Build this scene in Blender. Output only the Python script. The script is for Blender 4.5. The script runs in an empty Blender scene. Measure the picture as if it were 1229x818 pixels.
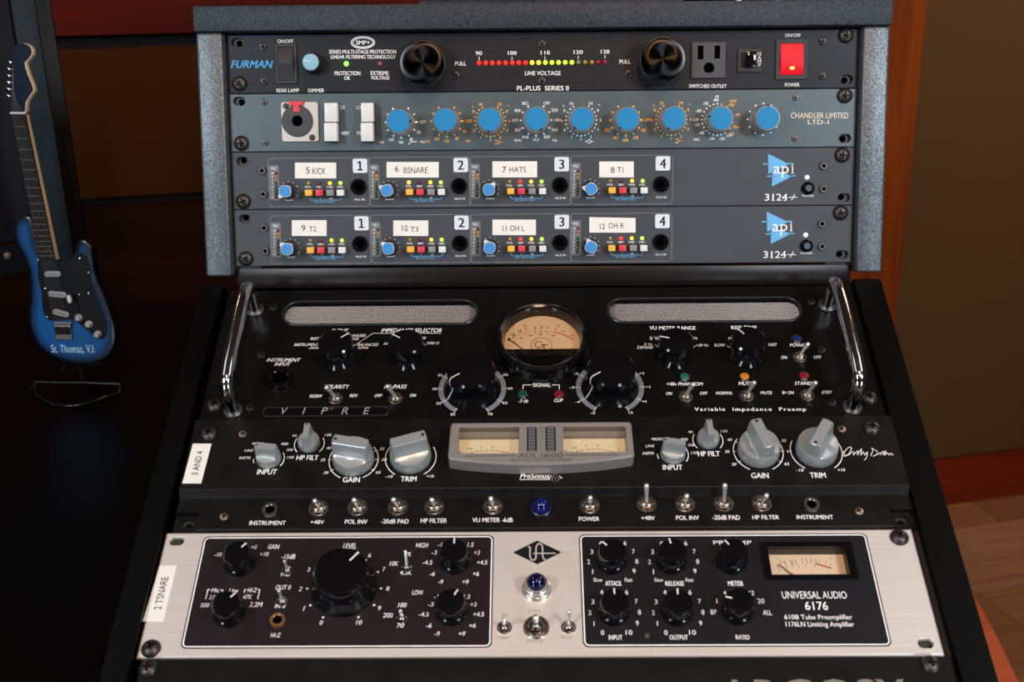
import bpy, bmesh, math, random
from math import sin, cos, pi, radians as RD, atan2, hypot
from mathutils import Matrix, Vector, Quaternion
from mathutils.geometry import tessellate_polygon

random.seed(7)
sc = bpy.context.scene
COL = sc.collection

# ------------------------------------------------------------------ frames
# rack frame: x right, y up the upper rack panels, z out of them (metres)
TAU, ZO = RD(11.0), 1.13
WF = Matrix(((1, 0, 0, 0), (0, sin(TAU), -cos(TAU), 0), (0, cos(TAU), sin(TAU), ZO), (0, 0, 0, 1)))
FPX = 1401.49
RX, RY, RZ = -0.133969706, 0.01509842, -0.00769959
CAMF = Vector((-0.00941562, -0.11481451, 0.91592498))
RC = Matrix.Rotation(RZ, 3, 'Z') @ Matrix.Rotation(RY, 3, 'Y') @ Matrix.Rotation(RX, 3, 'X')
FU = Matrix.Identity(4)
FL = Matrix.Translation((-0.00231763, -0.19472145, 0.01228531)) @ Matrix.Rotation(-0.8737313975, 4, 'X') @ Matrix.Rotation(0.00023813, 4, 'Z') @ Matrix.Rotation(-0.0035107, 4, 'Y')

# ------------------------------------------------------------------ camera, world, lights, exposure
cd = bpy.data.cameras.new('camera'); cam = bpy.data.objects.new('camera', cd); COL.objects.link(cam)
cam.matrix_world = WF @ Matrix.Translation(CAMF) @ RC.to_4x4()
cd.sensor_width = 36; cd.lens = FPX/1229*36; cd.clip_start = 0.02
cd.dof.use_dof = True; cd.dof.focus_distance = 0.90; cd.dof.aperture_fstop = 11.0
sc.camera = cam
CW = cam.matrix_world.translation.copy()

wd = bpy.data.worlds.new('world'); sc.world = wd; wd.use_nodes = True
wd.node_tree.nodes['Background'].inputs[0].default_value = (0.9, 0.75, 0.6, 1)
wd.node_tree.nodes['Background'].inputs[1].default_value = 0.05

def area(name, loc, target, size, power, color, size_y=None):
    ld = bpy.data.lights.new(name, 'AREA'); ld.energy = power; ld.color = color; ld.size = size
    if size_y: ld.shape = 'RECTANGLE'; ld.size_y = size_y
    o = bpy.data.objects.new(name, ld); COL.objects.link(o); o.location = loc
    o.rotation_euler = (Vector(target)-Vector(loc)).to_track_quat('-Z', 'Y').to_euler()
    return o
area('softbox_right', (0.92, -1.22, 1.62), (0, 0, 1.0), 0.26, 14, (0.82, 0.91, 1.0), 0.36)
area('softbox_left', (-0.90, -1.22, 1.60), (0, 0, 1.0), 0.26, 11, (0.82, 0.91, 1.0), 0.36)
area('softbox_low_right', (0.78, -1.32, 0.72), (0, 0, 0.95), 0.20, 4.2, (0.82, 0.91, 1.0), 0.45)
area('softbox_low_left', (-0.74, -1.32, 0.72), (0, 0, 0.95), 0.20, 3.6, (0.82, 0.91, 1.0), 0.45)
area('ceiling_bounce_right', (1.42, -0.25, 2.56), (1.42, -0.25, 0), 0.75, 6, (0.88, 0.94, 1.0), 1.2)
area('ceiling_bounce_left', (-1.42, -0.25, 2.56), (-1.42, -0.25, 0), 0.75, 4, (0.88, 0.94, 1.0), 1.2)
area('ceiling_lamp', (0.22, -2.1, 2.40), (0.0, 0.1, .8), 0.09, 10, (1.0, 0.50, 0.22))
area('overhead_lamp', (0.1, -1.25, 2.50), (0.0, -0.2, 1.0), 0.35, 11, (1.0, 0.66, 0.44))
area('wall_fill_right', (1.42, 0.85, 2.0), (1.3, 1.5, 0.3), 0.2, 13, (1.0, 0.66, 0.42))  # added unseen fill, brightens the right wall and floor
area('wall_fill_left', (-1.0, 0.50, 1.62), (-.75, 1.05, 1.0), 0.12, 0.9, (1.0, 0.60, 0.38))  # fill added out of view to brighten the red rail
sc.view_settings.view_transform = 'Standard'; sc.view_settings.look = 'None'
sc.view_settings.exposure = 0.0; sc.view_settings.gamma = 1.0
sc.view_settings.use_curve_mapping = False

# ------------------------------------------------------------------ pixel of the photograph -> point on a real plane (calibration of the panels)
def pt(fr, px, py, h=0.0):
    """point (mm, in frame fr) where the sight line of a photo pixel meets the plane h mm above fr"""
    d = RC @ Vector(((px-614.5), -(py-409.0), -FPX))
    inv = fr.inverted(); o = inv @ CAMF; dd = inv.to_3x3() @ d
    t = (h*0.001 - o.z)/dd.z
    p = o + dd*t
    return Vector((p.x*1000, p.y*1000, h))
def ray_world(px, py, dist):
    d = (RC @ Vector(((px-614.5), -(py-409.0), -FPX))); d = (WF.to_3x3() @ d); d /= hypot(d.x, d.y)
    return CW + d*dist       # dist = horizontal distance

# ------------------------------------------------------------------ materials
def lin(c):
    if isinstance(c, str):
        c = tuple(int(c[i:i+2], 16)/255 for i in (0, 2, 4))
        return tuple(x/12.92 if x <= .04045 else ((x+.055)/1.055)**2.4 for x in c)
    return c
MATS = {}
def mat(name, color=(.5,.5,.5), metal=0.0, rough=0.5, bump=None, var=0.0, vscale=(20,20,20), emit=None, es=1.0, coat=0.0, aniso=0.0, spec=None, rvar=0.0, sheen=0, color2=None):
    if name in MATS: return MATS[name]
    m = bpy.data.materials.new(name); m.use_nodes = True; nt = m.node_tree; N = nt.nodes; Lk = nt.links
    b = N['Principled BSDF']; c = lin(color)
    b.inputs['Base Color'].default_value = (*c, 1); b.inputs['Metallic'].default_value = metal
    b.inputs['Roughness'].default_value = rough; b.inputs['Coat Weight'].default_value = coat
    b.inputs['Coat Roughness'].default_value = 0.08
    if spec is not None: b.inputs['Specular IOR Level'].default_value = spec
    if emit: b.inputs['Emission Color'].default_value = (*lin(emit), 1); b.inputs['Emission Strength'].default_value = es
    tc = N.new('ShaderNodeTexCoord')
    if var or rvar:
        mp = N.new('ShaderNodeMapping'); mp.inputs['Scale'].default_value = vscale; Lk.new(tc.outputs['Object'], mp.inputs[0])
        nz = N.new('ShaderNodeTexNoise'); nz.inputs['Scale'].default_value = 1; nz.inputs['Detail'].default_value = 5; Lk.new(mp.outputs[0], nz.inputs[0])
        if var:
            rp = N.new('ShaderNodeValToRGB'); rp.color_ramp.elements[0].position = .3; rp.color_ramp.elements[1].position = .7
            c2 = lin(color2) if color2 else tuple(min(1, x*(1+var)) for x in c)
            c1 = c if color2 else tuple(x*(1-var) for x in c)
            rp.color_ramp.elements[0].color = (*c1, 1); rp.color_ramp.elements[1].color = (*c2, 1)
            Lk.new(nz.outputs[0], rp.inputs[0]); Lk.new(rp.outputs[0], b.inputs['Base Color'])
        if rvar:
            mr = N.new('ShaderNodeMapRange'); mr.inputs[1].default_value = .3; mr.inputs[2].default_value = .7
            mr.inputs[3].default_value = rough-rvar; mr.inputs[4].default_value = rough+rvar
            Lk.new(nz.outputs[0], mr.inputs[0]); Lk.new(mr.outputs[0], b.inputs['Roughness'])
    if bump:
        sca, st, dist = bump
        mp2 = N.new('ShaderNodeMapping'); mp2.inputs['Scale'].default_value = sca if isinstance(sca, tuple) else (sca,)*3
        Lk.new(tc.outputs['Object'], mp2.inputs[0])
        n2 = N.new('ShaderNodeTexNoise'); n2.inputs['Scale'].default_value = 1; n2.inputs['Detail'].default_value = 2; Lk.new(mp2.outputs[0], n2.inputs[0])
        bp = N.new('ShaderNodeBump'); bp.inputs['Strength'].default_value = st; bp.inputs['Distance'].default_value = dist
        Lk.new(n2.outputs[0], bp.inputs['Height']); Lk.new(bp.outputs[0], b.inputs['Normal'])
    if aniso:
        b.inputs['Anisotropic'].default_value = aniso
        tg = N.new('ShaderNodeTangent'); tg.direction_type = 'RADIAL'; tg.axis = 'Z'; Lk.new(tg.outputs[0], b.inputs['Tangent'])
    MATS[name] = m; return m
def glass(name, tint=(1,1,1), gloss_rough=0.02):
    if name in MATS: return MATS[name]
    m = bpy.data.materials.new(name); m.use_nodes = True; nt = m.node_tree; N = nt.nodes; N.clear()
    o = N.new('ShaderNodeOutputMaterial'); mx = N.new('ShaderNodeMixShader'); t = N.new('ShaderNodeBsdfTransparent'); g = N.new('ShaderNodeBsdfGlossy'); f = N.new('ShaderNodeFresnel')
    t.inputs[0].default_value = (*tint, 1); g.inputs['Roughness'].default_value = gloss_rough; f.inputs[0].default_value = 1.45
    nt.links.new(f.outputs[0], mx.inputs[0]); nt.links.new(t.outputs[0], mx.inputs[1]); nt.links.new(g.outputs[0], mx.inputs[2]); nt.links.new(mx.outputs[0], o.inputs[0])
    MATS[name] = m; return m

POST = mat('speckled_powder_coat_brightened', (.10,.118,.13), .45, .38, bump=(900, .35, .0006), var=.65, vscale=(800,800,800))  # COAT in a lighter copy: light caught by the posts put into colour
COAT = mat('powder_coated_steel', (.020,.027,.036), .0, .45, spec=.25, bump=(1500, .35, .0006), var=.85, vscale=(800,800,800))
PFUR = mat('brushed_black_aluminium', (.019,.021,.025), .35, .38, spec=.2, bump=((30,2600,30), .25, .0002), var=.25, vscale=(20,2200,20))
PCHA = mat('textured_blue_grey_paint', (.066,.094,.106), .3, .38, bump=(900, .30, .0005))
PAPI = mat('satin_grey_paint', (.045,.054,.063), 0, .45, spec=.3, var=.06, vscale=(30,30,30))
PVIP = mat('gloss_black_enamel', (.004,.0035,.0035), 0, .26, bump=(2200, .10, .0002), var=.8, vscale=(60,60,60), color2=(.006,.005,.004), spec=.12)
PADL = mat('fine_black_powder_coat', (.0052,.0048,.0046), 0, .42, bump=(2200, .2, .0003), var=.35, vscale=(50,50,50), spec=.14)
ALU = mat('brushed_aluminium', (.76,.70,.645), .5, .36, bump=((15,2400,15), .15, .0001), var=.10, vscale=(8,1500,8))
DARKP = mat('dark_plum_print', (.014,.009,.011), 0, .42, spec=.18)
DARKG = mat('dark_slate_print', (.010,.010,.012), 0, .42, spec=.15)
STEEL = mat('dark_steel', (.05,.05,.05), .7, .45)
BLK = mat('black_plastic', (.010,.010,.011), 0, .35)
BLKM = mat('matt_black_plastic', (.018,.018,.019), 0, .6)
BLKG = mat('gloss_black_bakelite', (.003,.003,.0035), 0, .12, spec=.6)
HOLE = mat('hole_black', (.001,.001,.001), 0, .9, spec=0.0)
LEVER = mat('polished_lever_metal', (.78,.75,.70), .85, .28)
CHROME = mat('chrome', (.62,.61,.60), 1, .12, rvar=.06, vscale=(300,300,300))
NICKEL = mat('nickel', (.40,.36,.31), 1, .28)
BSCREW = mat('black_oxide_screw', (.060,.052,.048), .8, .38)
DSCREW = mat('dull_steel_screw', (.13,.12,.115), .85, .42)
ALUR = mat('machined_silver_rim', (.60,.60,.60), .9, .3)
KBLUE = mat('blue_knob_cap', (.006,.195,.42), 0, .5, spec=.3)
KBLUE2 = mat('bright_blue_cap', (.03,.23,.56), 0, .45)
KLBLUE = mat('pale_blue_cap', (.20,.42,.50), 0, .5)
WHITEP = mat('white_button_plastic', (.62,.62,.60), 0, .4)
INKW = mat('white_ink', (.84,.84,.82), 0, .6)
INKG = mat('grey_ink', (.30,.30,.29), 0, .6)
INKO = mat('orange_ink', (1,.47,.03), 0, .6)
INKB = mat('blue_ink', (.035,.32,.66), 0, .6)
INKLB = mat('sky_blue_ink', (.11,.39,.68), 0, .6)
INKK = mat('black_ink', (.008,.008,.009), 0, .6, spec=.1)
INKR = mat('red_ink', (.55,.06,.03), 0, .6)
INKGD = mat('pale_gold_ink', (.72,.60,.44), .2, .5)
INKS = mat('faded_print', (.36,.33,.30), .4, .5)
PAPER = mat('label_tape_paper', (.74,.72,.66), 0, .65)
NBOX = mat('number_box_white', (.62,.66,.70), 0, .5)
SILV = mat('satin_silver_knob', (.40,.43,.43), .5, .30)
BADGE = mat('champagne_metal', (.33,.30,.28), .45, .30)
CREAM = mat('cream_meter_face', (.80,.60,.36), 0, .6)
CREAM2 = mat('ivory_meter_face', (.86,.78,.54), 0, .6)
CREAM3 = mat('warm_white_meter_face', (.86,.70,.52), 0, .6)
GLASS = glass('meter_glass')
GRILLE = mat('woven_grille_wire', (.46,.40,.37), .55, .45)

# ------------------------------------------------------------------ mesh helpers (millimetres in, metres out)
class MB:
    def __init__(s): s.bm = bmesh.new()
    def box(s, x0, x1, y0, y1, z0, z1, bev=0, seg=1):
        r = bmesh.ops.create_cube(s.bm, size=1); vs = r['verts']
        for v in vs: v.co = Vector(((x0+x1)/2+v.co.x*(x1-x0), (y0+y1)/2+v.co.y*(y1-y0), (z0+z1)/2+v.co.z*(z1-z0)))
        if bev:
            es = list({e for v in vs for e in v.link_edges})
            bmesh.ops.bevel(s.bm, geom=es, offset=bev, segments=seg, profile=.5, affect='EDGES')
        return s
    def lathe(s, prof, n=24, cx=0, cy=0, cap0=False, cap1=True, M=None):
        rings = []
        for r, z in prof:
            if r <= 1e-6: rings.append([s.bm.verts.new((cx, cy, z))])
            else: rings.append([s.bm.verts.new((cx+r*cos(2*pi*i/n), cy+r*sin(2*pi*i/n), z)) for i in range(n)])
        for a, b in zip(rings, rings[1:]):
            for i in range(n):
                j = (i+1) % n
                if len(a) == 1 and len(b) == 1: continue
                if len(a) == 1: s.bm.faces.new((a[0], b[j], b[i]))
                elif len(b) == 1: s.bm.faces.new((a[i], a[j], b[0]))
                else: s.bm.faces.new((a[i], a[j], b[j], b[i]))
        if cap0 and len(rings[0]) > 1: s.bm.faces.new(rings[0])
        if cap1 and len(rings[-1]) > 1: s.bm.faces.new(rings[-1])
        if M is not None:
            for rg in rings:
                for v in rg: v.co = M @ v.co
        return s
    def plate(s, outer, holes, z0, z1, ch=0.0, hch=0.0, bottom=False):
        """flat plate with real holes; ch chamfers the rim, hch the holes"""
        def inset(lp, d):
            n = len(lp); A = sum(lp[i][0]*lp[(i+1)%n][1]-lp[(i+1)%n][0]*lp[i][1] for i in range(n)); sg = 1 if A > 0 else -1
            out = []
            for i in range(n):
                p, q, r = Vector(lp[i-1]), Vector(lp[i]), Vector(lp[(i+1)%n])
                a = (q-p); b = (r-q)
                a = a.normalized() if a.length > 1e-9 else b.normalized(); b = b.normalized() if b.length > 1e-9 else a
                na = Vector((-a.y, a.x))*sg; nb = Vector((-b.y, b.x))*sg; m = na+nb
                m = m/max(.3, m.dot(na)) if m.length > 1e-6 else na
                out.append(tuple(q+m*d))
            return out
        loops = [(outer, inset(outer, ch) if ch else outer, ch)] + [(h, inset(h, -hch) if hch else h, hch) for h in holes]
        top = []; tv = []
        for lp, it, c in loops:
            lo = [s.bm.verts.new((p[0], p[1], z0)) for p in lp]; n = len(lp)
            hi = [s.bm.verts.new((p[0], p[1], z1)) for p in it]
            if c:
                md = [s.bm.verts.new((p[0], p[1], z1-c)) for p in lp]
                for i in range(n):
                    j = (i+1) % n; s.bm.faces.new((lo[i], lo[j], md[j], md[i])); s.bm.faces.new((md[i], md[j], hi[j], hi[i]))
            else:
                for i in range(n):
                    j = (i+1) % n; s.bm.faces.new((lo[i], lo[j], hi[j], hi[i]))
            top.append([Vector((p[0], p[1], 0)) for p in it]); tv += hi
        for t in tessellate_polygon(top):
            try:
                f = s.bm.faces.new([tv[i] for i in t]); f.normal_update()
                if f.normal.z < 0: f.normal_flip()
            except ValueError: pass
        return s
    def tube(s, pts, r, n=12, caps=True):
        pts = [Vector(p) for p in pts]; rings = []; up = None
        for i, p in enumerate(pts):
            d = (pts[min(i+1, len(pts)-1)]-pts[max(i-1, 0)]).normalized()
            if up is None: up = d.orthogonal().normalized()
            up = (up-d*up.dot(d)).normalized(); w = d.cross(up)
            rr = r[i] if isinstance(r, (list, tuple)) else r
            rings.append([s.bm.verts.new(p+(up*cos(2*pi*k/n)+w*sin(2*pi*k/n))*rr) for k in range(n)])
        for a, b in zip(rings, rings[1:]):
            for i in range(n): j = (i+1) % n; s.bm.faces.new((a[i], a[j], b[j], b[i]))
        if caps: s.bm.faces.new(rings[0]); s.bm.faces.new(rings[-1])
        return s
    def loft(s, loops, cap0=True, cap1=True):
        rs = [[s.bm.verts.new(p) for p in lp] for lp in loops]; n = len(rs[0])
        for a, b in zip(rs, rs[1:]):
            for i in range(n): j = (i+1) % n; s.bm.faces.new((a[i], a[j], b[j], b[i]))
        if cap0: s.bm.faces.new(rs[0])
        if cap1: s.bm.faces.new(rs[-1])
        return s
    def stroke(s, pts, w, z, closed=False):
        pts = [Vector(p[:2]) for p in pts]; n = len(pts); L = []; R_ = []
        for i in range(n):
            a = pts[i-1] if (i > 0 or closed) else None; b = pts[(i+1) % n] if (i < n-1 or closed) else None
            da = (pts[i]-a).normalized() if a is not None else (b-pts[i]).normalized()
            db = (b-pts[i]).normalized() if b is not None else da
            na = Vector((-da.y, da.x)); nb = Vector((-db.y, db.x)); m = na+nb
            m = m/max(.4, m.dot(na)) if m.length > 1e-4 else na
            L.append(s.bm.verts.new((*(pts[i]+m*w/2), z))); R_.append(s.bm.verts.new((*(pts[i]-m*w/2), z)))
        for i in range(n if closed else n-1):
            j = (i+1) % n; s.bm.faces.new((R_[i], R_[j], L[j], L[i]))
        return s
    def disc(s, cx, cy, r, z, n=10):
        s.bm.faces.new([s.bm.verts.new((cx+r*cos(2*pi*i/n), cy+r*sin(2*pi*i/n), z)) for i in range(n)]); return s
    def poly(s, pts, z):
        s.bm.faces.new([s.bm.verts.new((p[0], p[1], z)) for p in pts]); return s
    def mesh(s, name, smooth=35, recalc=True):
        for v in s.bm.verts: v.co *= 0.001
        if recalc: bmesh.ops.recalc_face_normals(s.bm, faces=s.bm.faces)
        me = bpy.data.meshes.new(name); s.bm.to_mesh(me); s.bm.free()
        if smooth:
            me.polygons.foreach_set('use_smooth', [True]*len(me.polygons))
            try: me.set_sharp_from_angle(angle=RD(smooth))
            except Exception: pass
        return me
def rrect(x0, x1, y0, y1, r, n=5):
    out = []
    for cx, cy, a in ((x1-r, y1-r, 0), (x0+r, y1-r, 90), (x0+r, y0+r, 180), (x1-r, y0+r, 270)):
        for i in range(n+1): t = RD(a+90*i/n); out.append((cx+r*cos(t), cy+r*sin(t)))
    return out
def circ(cx, cy, r, n=24, a0=0): return [(cx+r*cos(2*pi*i/n+a0), cy+r*sin(2*pi*i/n+a0)) for i in range(n)]
def arcp(cx, cy, r, a0, a1, n=14): return [(cx+r*cos(RD(a0+(a1-a0)*i/n)), cy+r*sin(RD(a0+(a1-a0)*i/n))) for i in range(n+1)]
def smooth_path(P, k=6, closed=False):
    P = [Vector(p) for p in P]; n = len(P); out = []
    rng = range(n if closed else n-1)
    for i in rng:
        if closed: p0, p1, p2, p3 = P[i-1], P[i], P[(i+1) % n], P[(i+2) % n]
        else: p0, p1, p2, p3 = P[max(i-1, 0)], P[i], P[i+1], P[min(i+2, n-1)]
        for j in range(k):
            t = j/k; out.append(.5*((2*p1)+(p2-p0)*t+(2*p0-5*p1+4*p2-p3)*t*t+(3*p1-p0-3*p2+p3)*t**3))
    if not closed: out.append(P[-1])
    return out

# text -> triangles, cached
_fc = bpy.data.curves.new('type', 'FONT'); _fo = bpy.data.objects.new('type', _fc); COL.objects.link(_fo)
_fc.resolution_u = 3
TC = {}
def glyphs(s, bold=0.0, shear=0.0, space=1.0):
    k = (s, bold, shear, space)
    if k not in TC:
        _fc.body = s; _fc.offset = bold; _fc.shear = shear; _fc.space_character = space
        bpy.context.view_layer.update(); dg = bpy.context.evaluated_depsgraph_get()
        me = bpy.data.meshes.new_from_object(_fo.evaluated_get(dg))
        vs = [(v.co.x, v.co.y) for v in me.vertices]; fs = [tuple(p.vertices) for p in me.polygons]
        bpy.data.meshes.remove(me)
        x0, x1 = min(v[0] for v in vs), max(v[0] for v in vs); y0, y1 = min(v[1] for v in vs), max(v[1] for v in vs)
        TC[k] = ([((v[0]-x0)/(x1-x0)-.5, (v[1]-y0)/(y1-y0)-.5) for v in vs], fs, (x1-x0)/(y1-y0))
    return TC[k]

# ------------------------------------------------------------------ scene objects
def new(name, data, parent=None, mt=None, loc=(0,0,0), rot=None, quat=None, scale=None):
    o = bpy.data.objects.new(name, data); COL.objects.link(o)
    if parent: o.parent = parent
    o.location = loc
    if rot is not None: o.rotation_euler = rot
    if quat is not None: o.rotation_mode = 'QUATERNION'; o.rotation_quaternion = quat
    if scale: o.scale = scale
    if mt is not None and data is not None and hasattr(data, 'materials') and not data.materials: data.materials.append(mt)
    return o
def thing(name, label, cat, M=None, group=None):
    o = bpy.data.objects.new(name, None); COL.objects.link(o); o.empty_display_size = .05
    if M is not None: o.matrix_world = M
    o['label'] = label; o['category'] = cat
    if group: o['group'] = group
    return o
def structure(o): o['kind'] = 'structure'; return o
CACHE = {}
def shared(key, fn, smooth=35):
    if key not in CACHE:
        b = MB(); fn(b); CACHE[key] = b.mesh(key, smooth)
    return CACHE[key]

class Unit:
    """one piece of rack gear: root Empty in the middle of its front panel"""
    xc = 0.0
    def __init__(s, name, label, cat, fr, yc, group=None, xc=0.0):
        s.fr, s.yc, s.xc = fr, yc, xc
        s.root = thing(name, label, cat, WF @ fr @ Matrix.Translation((xc*.001, yc*.001, 0)), group)
        s.inks = {}
    def p(s, px, py, h=0.0):
        v = pt(s.fr, px, py, h); return Vector((v.x-s.xc, v.y-s.yc, h))
    def add(s, name, mb, mt, parent=None, smooth=35, label=None, kind=None):
        o = new(name, mb.mesh(name, smooth) if isinstance(mb, MB) else mb, parent or s.root, mt)
        if label: o['label'] = label
        if kind: o['kind'] = kind
        return o
    def put(s, name, me, mt, at, parent=None, rz=0, quat=None, label=None):
        o = new(name, me, parent or s.root, mt, Vector(at)*.001, (0, 0, rz) if quat is None else None, quat)
        if label: o['label'] = label
        return o
    def ink(s, c):
        if c.name not in s.inks: s.inks[c.name] = (MB(), c)
        return s.inks[c.name][0]
    def tl(s, st, cx, cy, w, h, c=None, z=.12, rot=0, bold=0.0, shear=0.0, mb=None, space=1.0):
        vs, fs, asp = glyphs(st, 0.0, shear, space)
        if w is None: w = h*asp
        if len(st) == 1 and st not in '-+': w = min(w, h*asp*1.12)
        b = mb or s.ink(c or INKW); cr, sr = cos(rot), sin(rot)
        sh = [0.0] if bold < .008 else [-h*bold*.55, h*bold*.55]
        for q_, d in enumerate(sh):
            w_ = w-2*abs(d)
            vv = [b.bm.verts.new((cx+(x*w_+d)*cr-y*h*sr, cy+(x*w_+d)*sr+y*h*cr, z+q_*.01)) for x, y in vs]
            for f in fs:
                try: b.bm.faces.new([vv[i] for i in f])
                except ValueError: pass
    def t(s, st, x0, x1, y0, y1, c=None, h=0.0, bold=0.012, shear=0.0, mb=None, space=1.0, dz=.12):
        a, b = s.p(x0, (y0+y1)/2, h), s.p(x1, (y0+y1)/2, h); u, v = s.p((x0+x1)/2, y0, h), s.p((x0+x1)/2, y1, h)
        s.tl(st, (a.x+b.x)/2, (u.y+v.y)/2, (b-a).length, (u-v).length, c, h+dz, atan2(b.y-a.y, b.x-a.x), bold, shear, mb, space)
    def lines(s, ptsl, w, c=None, h=0.0, closed=False, dz=.12):
        s.ink(c or INKW).stroke([s.p(x, y, h) for x, y in ptsl], w, h+dz, closed)
    def dot(s, px, py, r, c=None, h=0.0, dz=.12):
        q = s.p(px, py, h); s.ink(c or INKW).disc(q.x, q.y, r, h+dz)
    def finish(s):
        for k, (b, c) in s.inks.items():
            o = s.add('printed_lettering', b, c, smooth=0, kind='stuff'); o['label'] = 'printed lettering and scale marks in '+k.replace('_', ' ')

# ---- shared hardware
def cross_bm(r, z, w=.9, d=.25):
    def f(b):
        b.box(-r, r, -w/2, w/2, z-.3, z+d*.2); b.box(-w/2, w/2, -r, r, z-.3, z+d*.2)
    return f
def rack_screw(u, px, py, mt=None, r=5.9, h=0.0):
    q = u.p(px, py, h+2)
    q.z = h
    me = shared('rack_screw_%s' % (mt or BSCREW).name, lambda b: b.lathe([(5.9,0),(5.9,.8),(5.5,1.8),(4.6,2.9),(3.2,3.6),(1.5,3.9),(0,4.0)], 28))
    o = u.put('rack_screw', me, mt or BSCREW, q, rz=random.uniform(0, 1.5))
    u.put('cross_recess', shared('cross_recess_big', lambda b: (b.box(-2.6,2.6,-.55,.55,3.2,3.98), b.box(-.55,.55,-2.6,2.6,3.2,3.98))), HOLE, (0,0,0), o)
    return o
def small_screw(u, px, py, mt=None, r=3.0, h=0.0, kind='cross'):
    q = u.p(px, py, h); m = mt or BSCREW
    me = shared('small_screw_%s' % m.name, lambda b: b.lathe([(3,0),(3,.3),(2.6,.9),(1.6,1.2),(0,1.3)], 20))
    o = u.put('panel_screw', me, m, q, rz=random.uniform(0, 1.5)); o.scale = (r/3, r/3, 1)
    u.put('cross_recess', shared('cross_recess_small', lambda b: (b.box(-1.7,1.7,-.33,.33,.8,1.33), b.box(-.33,.33,-1.7,1.7,.8,1.33))), HOLE, (0,0,0), o)
def cap_screw(u, x, y, mt=None):
    m = mt or DSCREW
    me = shared('cap_screw_%s' % m.name, lambda b: b.lathe([(2.9,0),(2.9,2.2),(2.6,2.6),(1.6,2.6),(1.5,1.2),(0,1.2)], 20))
    o = u.put('hex_socket_screw', me, m, (x, y, 0))
    u.put('hex_recess', shared('hex_recess', lambda b: b.lathe([(1.5,1.25),(0,1.3)], 6)), HOLE, (0,0,0), o)
def slot(u, px, py, w=9.5, h=6.4):
    q = u.p(px, py, 0); return rrect(q.x-w/2, q.x+w/2, q.y-h/2, q.y+h/2, h/2-.01, 5)
def front_panel(u, hgt, mt, holes=(), th=3.0, ch=.35, w=241.3, label=None, cz=6.2):
    b = MB(); b.plate([(-w,-hgt/2),(w,-hgt/2),(w,hgt/2),(-w,hgt/2)], list(holes), -th, 0, ch, .3)
    o = u.add('front_panel', b, mt, smooth=20)
    c = MB(); c.box(-214, 214, -hgt/2+1, hgt/2-1, -60, -cz)
    u.add('chassis', c, STEEL)
    return o
def led(u, px, py, r, color, lit, h=0.0, es=6.0, key=None, ring=None, xy=None):
    q = u.p(px, py, h) if xy is None else Vector((xy[0], xy[1], h))
    nm = 'led_%s_%s' % (color, 'lit' if lit else 'off')
    m = mat(nm, lin(color), 0, .25, emit=color if lit else None, es=es)
    k = 'led_%.2f_%s_%s' % (r, nm, bool(ring))
    o = u.put('indicator_led', shared(k, lambda b: b.lathe([(r,0),(r,.4*r),(r*.85,.8*r),(r*.5,1.1*r),(0,1.2*r)] if not ring else [(r,0),(r,.5),(r*.8,.95),(r*.4,1.15),(0,1.2)], 18)), m, q)
    if ring:
        rw = ring; k2 = 'ledring_%.2f' % r
        u.put('led_bezel', shared(k2, lambda b: b.lathe([(r*1.0,.1),(r*1.0,1.0),(r*1.22,1.0),(r*1.32,0)], 20, cap1=False)), CHROME, (0,0,0), o)
    return o
def knob(u, at, rz, key, prof, mt, n=40, label=None):
    o = u.put('knob', shared(key, lambda b: b.lathe(prof, n)), mt, at, rz=rz)
    if label: o['label'] = label
    return o
def toggle(u, bpx, tpx, nut_r=5.0, hb=0.0, ht=13.0, lever_r=1.55, bush=3.2, nutm=None, L=None, name='toggle_switch'):
    q = u.p(bpx[0], bpx[1], hb+2.0); q.z = hb
    k = 'toggle_%.1f_%.1f' % (nut_r, bush)
    def f(b):
        b.lathe([(nut_r*1.25,0),(nut_r*1.25,.5),(nut_r*.98,.6)], 28, cap1=False)
        b.lathe([(nut_r,.5),(nut_r,2.0),(nut_r*.9,2.3),(nut_r*.68,2.3)], 6, cap1=False)
        b.lathe([(nut_r*.68,2.0),(nut_r*.68,bush),(nut_r*.6,bush+.3),(nut_r*.42,bush+.2),(nut_r*.38,bush-1.2),(0,bush-1.2)], 24)
    o = u.put(name, shared(k, f, 30), nutm or NICKEL, q)
    tip = u.p(tpx[0], tpx[1], hb+ht); d = Vector((tip.x-q.x, tip.y-q.y, ht-bush+1.0))
    LL = L or d.length
    kk = 'lever_%.2f' % lever_r
    me = shared(kk, lambda b: b.lathe([(lever_r*.62,0),(lever_r*.66,.3),(lever_r,.82),(lever_r*1.02,.9),(lever_r*.8,.96),(lever_r*.4,.99),(0,1.0)], 18) and
                [setattr(v, 'co', Vector((v.co.x, v.co.y, v.co.z*10))) for v in b.bm.verts])
    lv = u.put('lever', me, LEVER, (0, 0, bush-1.0), o, quat=Vector((0,0,1)).rotation_difference(d.normalized()))
    lv.scale = (1, 1, LL/10)
    return o
def jack(u, at, R, ri, ringm, key, hgt=2.2, hexn=None):
    o = u.put('input_jack', shared(key, lambda b: b.lathe([(R,0),(R,hgt*.6),(R*.92,hgt),(ri*1.15,hgt),(ri,hgt*.8),(ri,.2),(0,.2)], 32)), ringm, at)
    u.put('jack_hole', shared(key+'_hole', lambda b: b.lathe([(ri*.98,.25),(ri*.98,hgt*.7),(ri*.93,hgt*.7),(ri*.9,.3),(0,.3)], 24)), HOLE, (0,0,0), o)
    return o
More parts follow.
